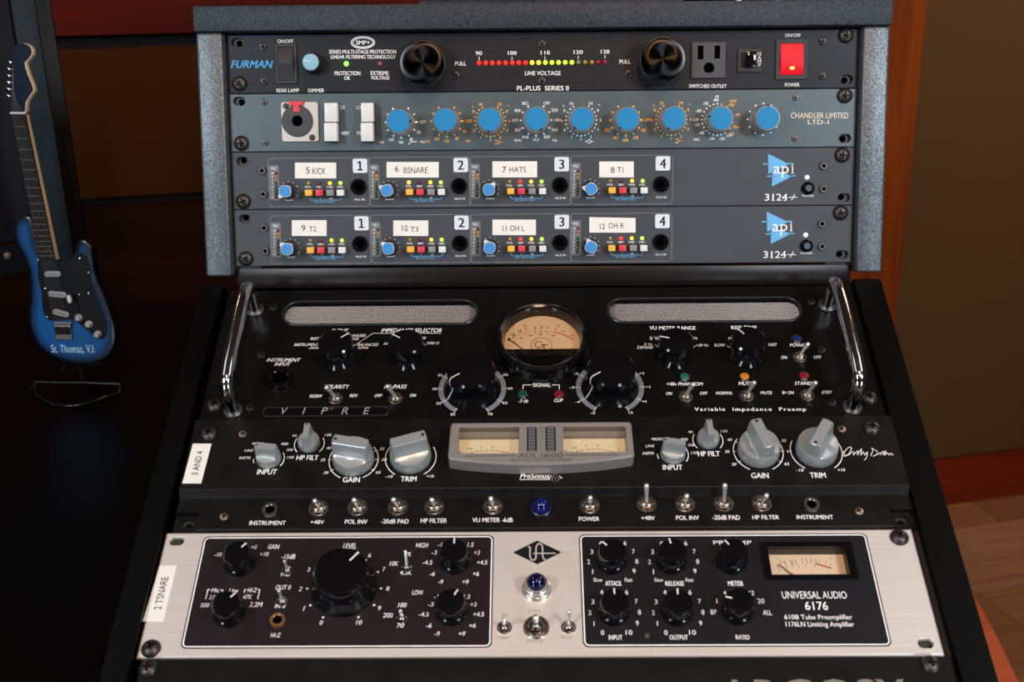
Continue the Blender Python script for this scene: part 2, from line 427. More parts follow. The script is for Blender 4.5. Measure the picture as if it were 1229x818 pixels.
def tape(u, corners, label, h=0.0):
    """corners TL,TR,BR,BL in photo pixels"""
    c = [u.p(x, y, h) for x, y in corners]
    b = MB(); b.loft([[(p.x, p.y, h+.02) for p in c], [(p.x, p.y, h+.25) for p in c]])
    return u.add('label_tape', b, PAPER, smooth=0, label=label), c
def tape_text(u, parts, parent, h=0.0):
    b = MB()
    for st, x0, x1, y0, y1 in parts: u.t(st, x0, x1, y0, y1, h=h, mb=b, bold=0.004, dz=.3)
    o = u.add('handwriting', b, INKK, parent, smooth=0); return o

# ================================================================== ROOM
OAK = mat('floor_wood', (.28,.15,.085), 0, .42, var=.30, vscale=(2,40,40))
CHERRY = mat('cherry_wood', (.17,.036,.005), 0, .5, spec=.15, var=.35, vscale=(60,60,3))
CHERRYH = mat('dark_red_wood', (.075,.006,.003), 0, .55, spec=.08, var=.4, vscale=(3,3,50))
CHERRYD = mat('brown_wood_wainscot', (.022,.006,.003), 0, .5, spec=.08, var=.4, vscale=(3,3,30))
FABRIC = mat('brown_acoustic_fabric', (.085,.047,.019), 0, .95, spec=.1, bump=(700, .5, .001), var=.12, vscale=(300,300,300))
FABRICD = mat('russet_acoustic_fabric', (.055,.018,.005), 0, .95, spec=.1, bump=(700, .5, .001), var=.12, vscale=(300,300,300))
PLAST = mat('painted_plaster', (.07,.045,.03), 0, .8)
GAP = mat('shadow_gap_black', (.006,.005,.005), 0, .9)
def m_box(name, x0, x1, y0, y1, z0, z1, mt, parent=None, M=None, bev=0):
    b = MB(); b.box(x0*1000, x1*1000, y0*1000, y1*1000, z0*1000, z1*1000, bev)
    o = new(name, b.mesh(name, 30), parent, mt)
    if M is not None: o.matrix_world = M
    return o
fl = structure(m_box('floor', -2.6, 3.2, -2.8, 3.0, -.06, -.0105, PLAST))
WA = RD(15.5); WP = Vector((.9628, 1.4899, 0))
MW = Matrix.Translation(WP) @ Matrix.Rotation(WA, 4, 'Z')       # local x along the wall, y into the wall
plank_me = []
for L_ in (1.35, .95):
    b = MB(); b.box(0, L_*1000-1.2, 0, 118.8, -10, 0, .8); plank_me.append(b.mesh('plank', 30))
PM = [mat('floor_plank_%d' % i, c, 0, .42, var=.28, vscale=(2.5,45,45)) for i, c in enumerate([(.21,.10,.05),(.25,.125,.068),(.18,.08,.04),(.28,.145,.08)])]
for i, me in enumerate(plank_me): me.materials.append(PM[0])
R0 = Matrix.Rotation(WA, 4, 'Z')
n = 0
for row in range(26):
    x = -2.4 - random.uniform(0, .9)
    while x < 1.9:
        k = random.randrange(2); L_ = (1.35, .95)[k]
        o = new('plank', plank_me[k], fl)
        o.location = MW @ Vector((x, -.12*(row+1)-.012, 0)); o.rotation_euler = (0, 0, WA)
        m = random.choice(PM); o.material_slots[0].link = 'OBJECT'; o.material_slots[0].material = m
        x += L_; n += 1
wall = structure(m_box('wall_back', -3.6, 2.3, .0, .12, -.01, 2.6, PLAST, M=MW))
def on_wall(name, x0, x1, z0, z1, y0, mt, bev=.002, kind=None):
    o = m_box(name, x0, x1, y0, .0, z0, z1, mt, bev=bev); o.parent = wall
    return o
on_wall('fabric_panel', -.225, 1.0, .112, 2.4, -.020, FABRIC, .006)
on_wall('fabric_panel', 1.02, 2.2, .112, 2.4, -.020, FABRIC, .006)
on_wall('wood_post', -.345, -.230, .112, 2.6, -.030, CHERRY)
on_wall('fabric_panel', -2.6, -.36, .80, 1.043, -.018, FABRICD, .006)
on_wall('wood_rail', -2.6, -.36, 1.065, 1.20, -.035, CHERRYH)
on_wall('fabric_panel', -2.6, -.36, 1.22, 2.4, -.018, FABRICD, .006)
on_wall('wood_panel', -2.6, -.36, .115, .785, -.026, CHERRYD)
on_wall('shadow_gap', -2.6, -.36, 1.043, 1.065, -.006, GAP, 0)
on_wall('shadow_gap', -2.6, -.36, .785, .80, -.006, GAP, 0)
BASEB = mat('red_wood_baseboard', (.15,.018,.005), 0, .5, spec=.12, var=.3, vscale=(3,3,60))
bb = m_box('baseboard_back', -3.4, 2.2, -.032, 0, 0, .108, BASEB, bev=.003); structure(bb); bb.matrix_world = MW
structure(m_box('wall_left', -2.72, -2.6, -2.8, 3.0, -.01, 2.6, PLAST))
structure(m_box('wall_right', 3.0, 3.12, -2.8, 3.0, -.01, 2.6, PLAST))
structure(m_box('wall_front', -2.6, 3.0, -2.92, -2.8, -.01, 2.6, PLAST))
structure(m_box('ceiling', -2.72, 3.12, -2.92, 3.0, 2.6, 2.7, PLAST))

# ================================================================== DESK (rack bays, posts, cap, lower slope)
desk = Unit('rack_desk', 'black studio desk whose sloped rack bay holds all the audio units', 'desk', FU, 0)
# re-seat the Empty at floor level below the bay
_M = desk.root.matrix_world.copy()
def desk_part(name, bm, mt, fr=FU, label=None, smooth=35):
    o = new(name, bm.mesh(name, smooth), desk.root, mt)
    if fr is not FU: o.matrix_local = FU.inverted() @ fr
    if label: o['label'] = label
    return o
b = MB(); b.box(-263.5, 263.5, 1.2, 20, -190, 12, 1.0, 2); desk_part('top_cap', b, COAT)
for s in (-1, 1):
    x0, x1 = sorted((s*243, s*263)); b = MB(); b.box(x0, x1, -185, 1.0, -60, 8, 2.2, 3); desk_part('side_post', b, POST)
    # rack rail behind the panels
    r0, r1 = sorted((s*222, s*242.6))
    hs = [circ(s*232.6, -6.35-44.45*k-dy, 2.6, 10) for k in range(4) for dy in (0, 31.75)]
    b = MB(); b.plate([(r0,-180),(r1,-180),(r1,0),(r0,0)], hs, -5.6, -3.6); desk_part('rack_rail', b, STEEL)
    hs = [circ(s*232.6, -6.35-44.45*k-dy, 2.6, 10) for k in range(7) for dy in (0, 31.75)]
    b = MB(); b.plate([(r0,-352),(r1,-352),(r1,-1),(r0,-1)], hs, -5.6, -3.6); desk_part('rack_rail', b, STEEL, FL)
SIDEM = mat('black_side_panel', (.002,.002,.002), 0, .35, spec=.10)
def yz_slab(b, x0, x1, prof):
    b.loft([[(x0, y, z) for y, z in prof], [(x1, y, z) for y, z in prof]])
FLu = FU.inverted() @ FL
for s in (-1, 1):
    x0, x1 = (-262.5, -246.4) if s < 0 else (242.2, 262.5); b = MB()
    yz_slab(b, x0, x1, [(14,-25),(4,2),(-2,4),(-420,4),(-450,-30),(-450,-160),(14,-160)])
    desk_part('side_panel', b, SIDEM, FL)
b = MB(); b.box(-241.5, 241.5, -195.2, -179.3, -16, -1.5, .8, 2)
desk_part('cross_bar', b, mat('black_cross_bar', (.009,.007,.006), 0, .3, spec=.2), label='glossy black cross bar between the two rack slopes')
b = MB(); b.box(-241.5, 241.5, -208, -195.5, -40, -18); desk_part('cross_bar_backing', b, HOLE)
# blank panel below the last unit
b = MB(); b.box(-241.3, 241.3, -420, -311.6, -4, .0, .4); desk_part('blank_panel', b, PADL, FL)
b = MB(); b.box(-262, 262, -500, -421, -60, 6, 6, 3); desk_part('arm_rest', b, BLKM, FL)
# cabinet under the slopes
def world_part(name, x0, x1, y0, y1, z0, z1, mt, bev=2):
    b = MB(); b.box(x0, x1, y0, y1, z0, z1, bev); o = new(name, b.mesh(name, 30), desk.root, mt)
    o.matrix_local = _M.inverted(); return o
world_part('cabinet_side', -262, -243, -60, 560, 0, 760, SIDEM)
world_part('cabinet_side', 243, 262, -60, 560, 0, 760, SIDEM)
world_part('cabinet_back', -242, 242, 540, 560, 0, 1080, SIDEM)
world_part('desk_shelf', -262, 262, 250, 560, 762, 790, SIDEM)
# deep black work top to the left, where the little guitar stands
TOPM = mat('black_work_top', (.0015,.0015,.0015), 0, .35, spec=.08)
ZT = 790
world_part('work_top', -1300, -264, -520, 420, ZT-28, ZT, TOPM, 4)
world_part('work_top_leg', -1260, -1220, -480, -440, 0, ZT-29, SIDEM)
world_part('work_top_leg', -1260, -1220, 340, 380, 0, ZT-29, SIDEM)
# cherry end panel on the right, its rounded edge shows below the black side
ENDM = mat('orange_cherry_end_panel', (.30,.045,.006), 0, .45, var=.2, vscale=(8,60,60))
b = MB(); prof = smooth_path([(-170,-95,0),(-250,-52,0),(-330,-27,0),(-420,-16,0),(-470,-40,0),(-480,-110,0),(-450,-330,0)], 4)
prof = [(p.x, p.y) for p in prof]+[(-170,-330)]
yz_slab(b, 263.4, 289, prof); bmesh.ops.bevel(b.bm, geom=list(b.bm.edges), offset=2.5, segments=2, affect='EDGES')
desk_part('end_panel', b, ENDM, FL, label='orange cherry wood end panel with a curved edge')
# bottom-panel lettering, partly below the photo
L = Unit.__new__(Unit); L.fr = FL; L.yc = 0; L.root = desk.root; L.inks = {}
b = MB(); q0, q1 = pt(FL, 862, 815, 0), pt(FL, 1085, 815, 0)
L.tl('ARGOSY', (q0.x+q1.x)/2, q0.y-8.5, (q1.x-q0.x), 17, z=.25, bold=.03, mb=b)
desk_part('brand_lettering', b, mat('khaki_lettering', (.20,.19,.15), .3, .4), FL, smooth=0)
for px, py in ((177, 801), (1118, 796)):
    q = pt(FL, px, py, 2); o = new('rack_screw', shared('rack_screw_b', lambda b: b.lathe([(5.9,0),(5.9,.8),(5.5,1.8),(4.6,2.9),(3.2,3.6),(1.5,3.9),(0,4.0)], 28)), desk.root, BSCREW)
    o.matrix_local = FL @ Matrix.Translation((q.x*.001, q.y*.001, 0.0))
    c = new('cross_recess', shared('cross_recess_b', lambda b: (b.box(-2.6,2.6,-.55,.55,3.2,3.98), b.box(-.55,.55,-2.6,2.6,3.2,3.98))), o, HOLE)
# things lying on top of the cap, just cut by the top of the photo
t = thing('desk_monitor_base', 'grey textured base plate lying on the desk cap, cut by top of photo', 'stand', WF @ Matrix.Translation((0.005, .0205, -.045)))
b = MB(); b.plate([(-100,-30),(105,-30),(60,22),(-40,22)], [], 0, 6, 1.5)
o = new('base_plate', b.mesh('base_plate'), t, COAT); o.rotation_euler = (-pi/2, 0, 0)
b = MB(); b.tube([(0,6,-20),(0,110,-30)], 14, 20); new('stem', b.mesh('stem'), t, COAT)
t = thing('black_rack_box', 'black box on small chrome feet, right on top of desk cap', 'equipment', WF @ Matrix.Translation((0.17, .0205, -.035)))
b = MB(); b.box(-80, 80, 7, 60, -110, 0, 3, 2); new('case', b.mesh('case'), t, BLK)
for x in (-13, 18, -70, 70):
    for z in (-6, -100):
        b = MB(); b.lathe([(5,0),(5,2),(4,6),(4,8)], 18); o = new('foot', b.mesh('foot'), t, NICKEL); o.location = (x*.001, 0, z*.001); o.rotation_euler = (-pi/2, 0, 0)

# ================================================================== SIDE BAY on the left
BAYM = mat('darkened_powder_coat', (.009,.018,.024), 0, .55, spec=.15, bump=(900, .35, .0006), var=.4, vscale=(700,700,700))  # post coat darkened, dimness of the left side put into the colour
NAVY = mat('navy_black_blank', (.001,.002,.006), 0, .5, spec=.1)
THS = RD(28)
ps = ray_world(41, 0, 1.28)
MSB = Matrix.Translation(ps) @ Matrix.Rotation(THS, 4, 'Z') @ Matrix(((1,0,0,0),(0,sin(TAU),-cos(TAU),0),(0,cos(TAU),sin(TAU),0),(0,0,0,1)))
FS = WF.inverted() @ MSB
def toS(px, py, h=0): return pt(FS, px, py, h)
zb = (ps.z-ZT*.001)
bay = thing('side_rack_bay', 'angled rack bay with teal grey post at left edge, behind the small guitar', 'rack', Matrix.Translation((ps.x, ps.y, ZT*.001)) @ Matrix.Rotation(THS, 4, 'Z'))
BI = bay.matrix_world.inverted() @ MSB
def bay_part(name, b, mt, label=None, smooth=35):
    o = new(name, b.mesh(name, smooth), bay, mt); o.matrix_local = BI
    if label: o['label'] = label
    return o
yb = toS(90, 290).y
b = MB(); b.box(-22, 0, yb-80, 130, -40, 4, 2, 2); bay_part('side_post', b, BAYM)
b = MB(); b.box(.5, 16, yb-80, 130, -60, -8, 1); bay_part('side_panel', b, SIDEM)
y1 = toS(10, 292).y
b = MB(); b.box(-505, -23, y1+1, 125, -8, -4, .5); bay_part('blank_panel', b, NAVY)
b = MB(); b.box(-505, -23, y1-30, y1-1, -8, -3, .5); bay_part('blank_panel', b, NAVY)
q = toS(9, 307, -3)
b = MB(); b.lathe([(4.6,-3),(4.6,-2),(3.2,0),(0,.8)], 20, cx=q.x, cy=q.y); bay_part('rack_screw', b, DSCREW)

# ================================================================== MINIATURE GUITAR on its wire stand
gb = ray_world(93, 474, 1.0)
dz = (ZT*.001-CW.z)/(gb.z-CW.z); gd = 1.0*dz       # horizontal distance where the sight line meets the work top
G0 = ray_world(93, 474, gd)
MG = Matrix.Translation(G0) @ Matrix.Rotation(RD(-4), 4, 'Z') @ Matrix.Rotation(RD(-9), 4, 'X') @ Matrix.Rotation(RD(90), 4, 'X')
FG = WF.inverted() @ MG
def g(px, py, h=0): return pt(FG, px, py, h)
gt = thing('miniature_guitar', 'miniature blue electric guitar lettered St. Thomas, V.I., standing at left', 'guitar', MG)
def gpart(name, b, mt, parent=None, smooth=35, label=None):
    o = new(name, b.mesh(name, smooth) if isinstance(b, MB) else b, parent or gt, mt)
    if label: o['label'] = label
    return o
BODY = [(30,258.5),(19,264),(15.5,277),(19,294),(29,313),(34.5,335),(34.5,360),(33,383),(38,403),(50,421),(73,433.5),(98,437.5),(121,433.5),(134,421),(139,402),(135,383),(127,360.7),(117.5,338.5),(112.5,319.4),(110,300),(103,288.5),(94,289),(89,300),(86,311),(78,315),(62,312),(50,303),(44.5,291),(41,272),(36.5,261)]
HB = 12.0   # body thickness mm (front face at z=0)
out = [g(x, y) for x, y in BODY]; out = smooth_path([(p.x, p.y, 0) for p in out], 4, True)
def inset_loop(lp, d):
    n = len(lp); A = sum(lp[i].x*lp[(i+1)%n].y-lp[(i+1)%n].x*lp[i].y for i in range(n)); sg = 1 if A > 0 else -1; r = []
    for i in range(n):
        a = (lp[i]-lp[i-1]).normalized(); c = (lp[(i+1)%n]-lp[i]).normalized(); m = Vector((-(a+c).y, (a+c).x, 0))*sg
        r.append(lp[i]+m.normalized()*d)
    return r
b = MB(); lay = b.bm.verts.layers.float.new('inset')
from mathutils.geometry import delaunay_2d_cdt
def edge_dist(x, y):
    best = 1e9
    for a, c in zip(out, out[1:]+out[:1]):
        dx, dy = c.x-a.x, c.y-a.y; t = max(0, min(1, ((x-a.x)*dx+(y-a.y)*dy)/(dx*dx+dy*dy+1e-12)))
        best = min(best, hypot(x-a.x-dx*t, y-a.y-dy*t))
    return best
def inside(x, y):
    c = False
    for a, d in zip(out, out[1:]+out[:1]):
        if (a.y > y) != (d.y > y) and x < (d.x-a.x)*(y-a.y)/(d.y-a.y)+a.x: c = not c
    return c
rs = []
for d, z in ((1.5,-HB),(0,-HB+1.5),(0,-1.2),(.5,-.3),(1.2,0)):
    rg = []
    for p in (inset_loop(out, d) if d else out):
        v = b.bm.verts.new((p.x, p.y, z)); v[lay] = 0; rg.append(v)
    rs.append(rg)
for A_, B_ in zip(rs, rs[1:]):
    for i in range(len(A_)): j = (i+1) % len(A_); b.bm.faces.new((A_[i], A_[j], B_[j], B_[i]))
b.bm.faces.new(rs[0])
inner = [(v.co.x, v.co.y) for v in rs[-1]]; n_in = len(inner)
pts2 = [Vector(p) for p in inner]
gx = min(p.x for p in out)
while gx < max(p.x for p in out):
    gy = min(p.y for p in out)
    while gy < max(p.y for p in out):
        if inside(gx, gy) and edge_dist(gx, gy) > 2.6: pts2.append(Vector((gx, gy)))
        gy += 3.2
    gx += 3.2
vo, eo, fo_, ov, oe, of_ = delaunay_2d_cdt(pts2, [(i, (i+1) % n_in) for i in range(n_in)], [list(range(n_in))], 1, 1e-4)
vm = []
for k, v in enumerate(vo):
    if ov[k] and ov[k][0] < n_in: vm.append(rs[-1][ov[k][0]])
    else: nv = b.bm.verts.new((v.x, v.y, 0)); nv[lay] = min(1, edge_dist(v.x, v.y)/15.0); vm.append(nv)
for f in fo_:
    try: b.bm.faces.new([vm[i] for i in f])
    except ValueError: pass
BM = mat('blue_burst_lacquer', (.005,.05,.18), 0, .3, coat=.15, spec=.3)
nt = BM.node_tree; at = nt.nodes.new('ShaderNodeAttribute'); at.attribute_name = 'inset'; rp = nt.nodes.new('ShaderNodeValToRGB')
rp.color_ramp.elements[0].position = .15; rp.color_ramp.elements[0].color = (.0012,.002,.008,1); rp.color_ramp.elements[1].color = (.004,.075,.25,1); rp.color_ramp.elements[1].position = .8
nt.links.new(at.outputs['Fac'], rp.inputs[0]); nt.links.new(rp.outputs[0], nt.nodes['Principled BSDF'].inputs['Base Color'])
body = gpart('body', b, BM)
MAPLE = mat('maple', (.52,.36,.20), 0, .4, var=.15, vscale=(200,20,20)); ROSE = mat('dark_rosewood', (.004,.003,.0025), 0, .5, spec=.1)
HEADM = mat('dark_blue_headstock', (.001,.006,.020), 0, .4, spec=.1)
# neck: from nut to body
nA, nB = g(13, 137, 5), g(30, 137, 5); hA, hB = g(47, 312, 5), g(66, 312, 5)
b = MB(); b.loft([[(nA.x,nA.y,3),(nB.x,nB.y,3),(nB.x-.6,nB.y,-3.5),((nA.x+nB.x)/2,nA.y,-5.5),(nA.x+.6,nA.y,-3.5)], [(hA.x,hA.y,3),(hB.x,hB.y,3),(hB.x-.6,hB.y,-5),((hA.x+hB.x)/2,hA.y,-7),(hA.x+.6,hA.y,-5)]])
neck = gpart('neck', b, MAPLE)
b = MB(); b.loft([[(nA.x,nA.y,3.1),(nB.x,nB.y,3.1),(nB.x,nB.y,4.6),(nA.x,nA.y,4.6)], [(hA.x,hA.y,3.1),(hB.x,hB.y,3.1),(hB.x,hB.y,4.6),(hA.x,hA.y,4.6)]])
fb = gpart('fretboard', b, ROSE)
AX = ((hA+hB)/2-(nA+nB)/2); 
def lerp2(t, u, z): a = nA.lerp(hA, t); c = nB.lerp(hB, t); p = a.lerp(c, u); return Vector((p.x, p.y, z))
for k in range(1, 20):
    t_ = (1-2**(-k/12))*1.5
    if t_ > .98: break
    b = MB(); b.tube([lerp2(t_, .02, 4.7), lerp2(t_, .98, 4.7)], .28, 6); gpart('fret', b, DSCREW, fb)
b = MB(); b.tube([lerp2(-.008, -.03, 4.6), lerp2(-.008, 1.03, 4.6)], 1.0, 8); gpart('nut', b, WHITEP)
HD = [(14,131),(16,105),(16,72),(17,58),(23,53),(31,52),(38,57),(39,65),(34,72),(31,76),(34,88),(41,106),(38,113),(32,123),(30,135)]
lp = [g(x, y, 3) for x, y in HD]; lp = smooth_path([(p.x, p.y, 0) for p in lp], 3, True)
b = MB(); b.loft([[(p.x, p.y, -2.5) for p in lp], [(p.x, p.y, 2.6) for p in lp]]); head = gpart('headstock', b, MAPLE)
lp2 = inset_loop(lp, .15); b = MB(); b.loft([[(p.x-1, p.y, 2.65) for p in lp2], [(p.x-1, p.y, 3.0) for p in lp2]]); gpart('headstock_face', b, HEADM, head)
for k in range(6):
    p = g(11.5-.3*k+ (k in (0,)), 75+8.0*k, 1); b = MB()
    b.lathe([(0,-2.2),(1.6,-1.5),(1.9,0),(1.6,1.5),(0,2.2)], 12, M=Matrix.Translation((p.x, p.y, 1)) @ Matrix.Rotation(RD(90), 4, 'Y'))
    pk = gpart('tuning_peg', b, CHROME)
    b = MB(); b.tube([(p.x, p.y, 1), (p.x+6, p.y, 1)], .5, 8); gpart('peg_shaft', b, CHROME, pk)
PG = [(48,310),(66,313),(84,313.5),(90,305),(99,303),(106,312),(108,330),(112,345),(120,365),(127,385),(128.5,400),(121,407),(108,398),(96,388),(88,383),(75,384),(60,384),(52,372),(50,350),(46,330)]
lp = smooth_path([(g(x, y).x, g(x, y).y, 0) for x, y in PG], 3, True)
b = MB(); b.loft([[(p.x, p.y, .1) for p in lp], [(p.x, p.y, .9) for p in lp]]); gpart('pickguard', b, mat('black_pickguard', (.003,.003,.004), 0, .35, spec=.2))
for (xa, ya, xb, yb2) in ((54,328.5,73,328.5),(58.5,352,80,354),(64,373,83,378)):
    a, c = g(xa, ya, 1), g(xb, yb2, 1); d = (c-a); l = d.length; an = atan2(d.y, d.x)
    b = MB(); b.plate(rrect(-l/2, l/2, -2.7, 2.7, 2.6, 4), [], .9, 2.6, .4); o = gpart('pickup', b, mat('grey_pickup_cover', (.30,.31,.33), .1, .4)); o.location = ((a.x+c.x)*.0005, (a.y+c.y)*.0005, 0); o.rotation_euler = (0,0,an)
    for i in range(6): 
        e = new('pole_piece', shared('pole_piece', lambda b: b.lathe([(.55,2.6),(.55,2.9),(0,2.95)], 8)), o, CHROME, ((-l/2+2.4+i*(l-4.8)/5)*.001, 0, 0))
a = g(77, 397, 0); b = MB(); b.box(a.x-8.5, a.x+8.5, a.y-8, a.y+8.5, 0, 2, .5); br = gpart('bridge', b, NICKEL)
for i in range(6): b = MB(); b.box(a.x-7.5+i*2.6, a.x-5.6+i*2.6, a.y-3, a.y+5, 2, 3.4, .3); gpart('saddle', b, CHROME, br)
b = MB(); b.tube(smooth_path([(*g(84,394,3)[:2],3),(*g(89,380,8)[:2],8),(*g(87,368,10)[:2],9),(*g(84,360,10)[:2],9)], 4), .55, 8); tr = gpart('tremolo_arm', b, CHROME)
p = g(83, 358, 9); b = MB(); b.lathe([(0,-4),(1.8,-2.5),(2.3,1),(1.6,4),(0,5)], 12, M=Matrix.Translation((p.x,p.y,9)) @ Matrix.Rotation(RD(90),4,'X') @ Matrix.Rotation(RD(10),4,'Y')); gpart('arm_tip', b, mat('grey_tip', (.5,.5,.52), 0, .4), tr)
for x, y in ((93,381.5),(105.5,389.5),(116,401.5)):
    p = g(x, y, 4); gpart('knob', shared('gknob', lambda b: b.lathe([(3.6,.9),(3.4,2.5),(2.6,3.0),(2.4,5.5),(0,5.7)], 16)), mat('grey_guitar_knob', (.33,.34,.36), .2, .35)).location = (p.x*.001, p.y*.001, 0)
for x, y in ((45.5,311.5),(54,346),(56,380),(95.5,310),(106,327),(95,353),(106,352)):
    p = g(x, y, 1); gpart('pickguard_screw', shared('gscrew', lambda b: b.lathe([(1,.9),(.8,1.3),(0,1.5)], 8)), CHROME).location = (p.x*.001, p.y*.001, 0)
for k in range(6):
    top = lerp2(-.02, .12+.15*k, 5.6); bot = Vector((a.x-6.5+k*2.6, a.y+3, 4.2)); pg = g(15.5, 78+8*k, 4)
    b = MB(); b.tube([(pg.x, pg.y, 3.6), top, bot], .16, 5); gpart('string', b, DSCREW)
b = MB(); U2 = Unit.__new__(Unit); U2.fr = FG; U2.yc = 0
U2.t('St. Thomas, V.I.', 61.5, 114, 413.5, 424.5, mb=b, bold=.01)
# the photo shows the line running slightly downhill with the body
gpart('lettering', b, mat('pale_blue_lettering', (.35,.55,.70), 0, .5), smooth=0)
# wire stand
st = thing('wire_guitar_stand', 'thin black wire stand under the miniature guitar', 'stand', Matrix.Translation(G0))
SI = st.matrix_world.inverted() @ MG; WIRE = mat('black_wire', (.010,.010,.010), .4, .35)
def spart(name, pts, r=1.3):
    b = MB(); b.tube(smooth_path(pts, 5), r, 8); o = new(name, b.mesh(name), st, WIRE); o.matrix_local = SI
yb_ = g(93, 474).y
def gp(x, y, z): q = g(x, y, z); return (q.x, q.y, z)
q = [gp(75,442,10), gp(84,440,-2), gp(98,437.5+3,-8), gp(122,436,10)]; spart('cradle_arm', q)
spart('upright', [gp(97,441,-6), gp(98,452,-6), gp(99,459,-6)])
spart('cross_wire', [gp(42,458,-6), gp(70,459,-6), gp(99,459,-6), gp(144,461,-6)])
spart('foot_arc', [gp(36,468,-6), gp(42,459,-6)])
def top(px, py):
    d_ = ray_world(px, py, 1.0)-CW; w = CW+d_*((ZT*.001+.0018-CW.z)/d_.z); v = MG.inverted() @ w; return tuple(v*1000)
spart('foot_arc', [top(60,484), top(85,487), top(110,482), top(128,475)])
spart('foot_arc', [gp(144,461,-6), top(142,471), top(128,475)])
spart('foot_arc', [gp(42,459,-6), top(44,474), top(60,484)])

# ================================================================== UPPER RACK, four 1U units
PITCH = 44.45; H1 = 43.9
# ---------------- power conditioner
u = Unit('power_conditioner', 'black power conditioner with lit red rocker switch and row of coloured lights, topmost in rack', 'audio unit', FU, -PITCH/2)
q1, q2 = u.p(843, 72), u.p(899, 72)
holes = [slot(u, 285, 51), slot(u, 1016, 95)]
front_panel(u, H1, PFUR, holes)
rack_screw(u, 286.5, 100); rack_screw(u, 1016, 42)
for x, y in ((315.5,56),(317,97),(547.5,90),(650.5,52.5),(650.5,97),(754,88.5),(987.5,49.5),(987,91)): small_screw(u, x, y, r=3.1)
u.t('FURMAN', 277, 328, 72.5, 81.5, INKB, bold=.045, shear=.28)
u.t('ON/OFF', 333, 352, 47.3, 51.6); u.t('REAR LAMP', 332, 359, 106.3, 110.8); u.t('DIMMER', 370, 389, 106.3, 110.8)
u.t('SERIES MULTI-STAGE PROTECTION', 395, 475.5, 59.8, 64.3, bold=.03); u.t('LINEAR FILTERING TECHNOLOGY', 397, 475, 66, 70.4, bold=.03)
u.t('PROTECTION', 401.5, 432.5, 85.5, 90.3, bold=.03); u.t('OK', 413, 420.5, 91.5, 95.8, bold=.03)
u.t('EXTREME', 445, 466.5, 85.3, 90, bold=.03); u.t('VOLTAGE', 445, 467.5, 91, 95.4, bold=.03)
c = u.p(435.5, 51); 
for rx, ry, w in ((8.9, 4.3, .7), (7.6, 3.3, .45)):
    u.ink(INKW).stroke([(c.x+rx*cos(2*pi*i/36), c.y+ry*sin(2*pi*i/36)) for i in range(36)], w, .12, True)
u.tl('SMP+', c.x, c.y, 10.8, 3.0, bold=.05)
u.t('PULL', 546, 559.5, 74, 78.6, bold=.03); u.t('PULL', 743.5, 757, 71.7, 76.3, bold=.03)
for s, x0, x1, y in (('90',571,578.5,61.5),('100',609.5,620,61.2),('110',649,660,60.8),('120',688.5,699.5,60.2),('128',721,731.5,59.6)):
    u.t(s, x0, x1, y, y+4.6, bold=.03)
for x, y in ((575,68),(614.5,67.8),(654,67.4),(694,66.8),(726,66)): u.lines([(x,y),(x,y+4.2)], .45)
u.t('LINE VOLTAGE', 630, 673, 85.2, 90.2, bold=.02); u.t('PL-PLUS  SERIES II', 620.5, 682.5, 103, 108.6, bold=.03)
u.t('SWITCHED OUTLET', 827, 872, 101, 105.4, bold=.02); u.t('ON/OFF', 942, 961, 40.2, 44.3); u.t('POWER', 942, 959.5, 99.6, 103.8)
led(u, 415.7, 76.5, 2.0, (.25,.9,.10), True, es=1.2); led(u, 456, 76.5, 2.0, (.22,.06,.07), False)
for i in range(20):
    x = 575+7.95*i; y = 75.6-.06*i
    col, lit, es = ((1,.016,.010), True, 1.6) if i < 8 else ((1,.62,.03), True, 1.5) if i < 10 else ((.50,.85,.03), True, 1.3) if i < 15 else ((.16,.25,.13), False, 0) if i < 16 else ((.36,.22,.03), False, 0) if i < 18 else ((.35,.01,.03), False, 0)
    led(u, x, y, 1.75, col, lit, es=es)
# rocker REAR LAMP
def rocker(u, x0, x1, y0, y1, mt, name, lower, tilt=1.6, label=None, split=.5, bez=2.0):
    a, b_ = u.p(x0, y1), u.p(x1, y0)
    b = MB(); b.plate(rrect(a.x, b_.x, a.y, b_.y, .8, 3), [[(a.x+bez,a.y+bez),(b_.x-bez,a.y+bez),(b_.x-bez,b_.y-bez),(a.x+bez,b_.y-bez)]], 0, 1.6, .3)
    o = u.add(name, b, BLKM, label=label)
    X0, X1, Y0, Y1 = a.x+bez+.2, b_.x-bez-.2, a.y+bez+.2, b_.y-bez-.2; ym = Y0+(Y1-Y0)*split
    b = MB(); b.loft([[(x, Y0, -2), (x, Y0, .9), (x, ym, 4.2), (x, Y1, 1.5), (x, Y1, -2)] for x in (X0, X1)])
    bmesh.ops.bevel(b.bm, geom=list(b.bm.edges), offset=.25, segments=1, affect='EDGES')
    u.add('rocker', b, mt, o, smooth=20)
    return o
rocker(u, 331.5, 356, 52.5, 100.5, BLK, 'rocker_switch', True, label='black rear lamp rocker switch', bez=2.2)
RED = mat('lit_red_rocker', (.35,.003,.008), 0, .3, emit=(1,.006,.02), es=.45, spec=.3)
o = rocker(u, 930, 970, 46.5, 95.8, RED, 'power_switch', True, label='red lit power rocker switch', split=.27, bez=3.4)
q = u.p(951, 79.5, 4.0)
u.add('neon_glow', MB().lathe([(2.0,0),(1.6,.35),(0,.45)], 16, q.x, q.y-.6, M=Matrix.Translation((0,0,3.6))), mat('neon_lamp_glow', (1,.5,.1), 0, .4, emit=(1,.42,.06), es=2.5), o)
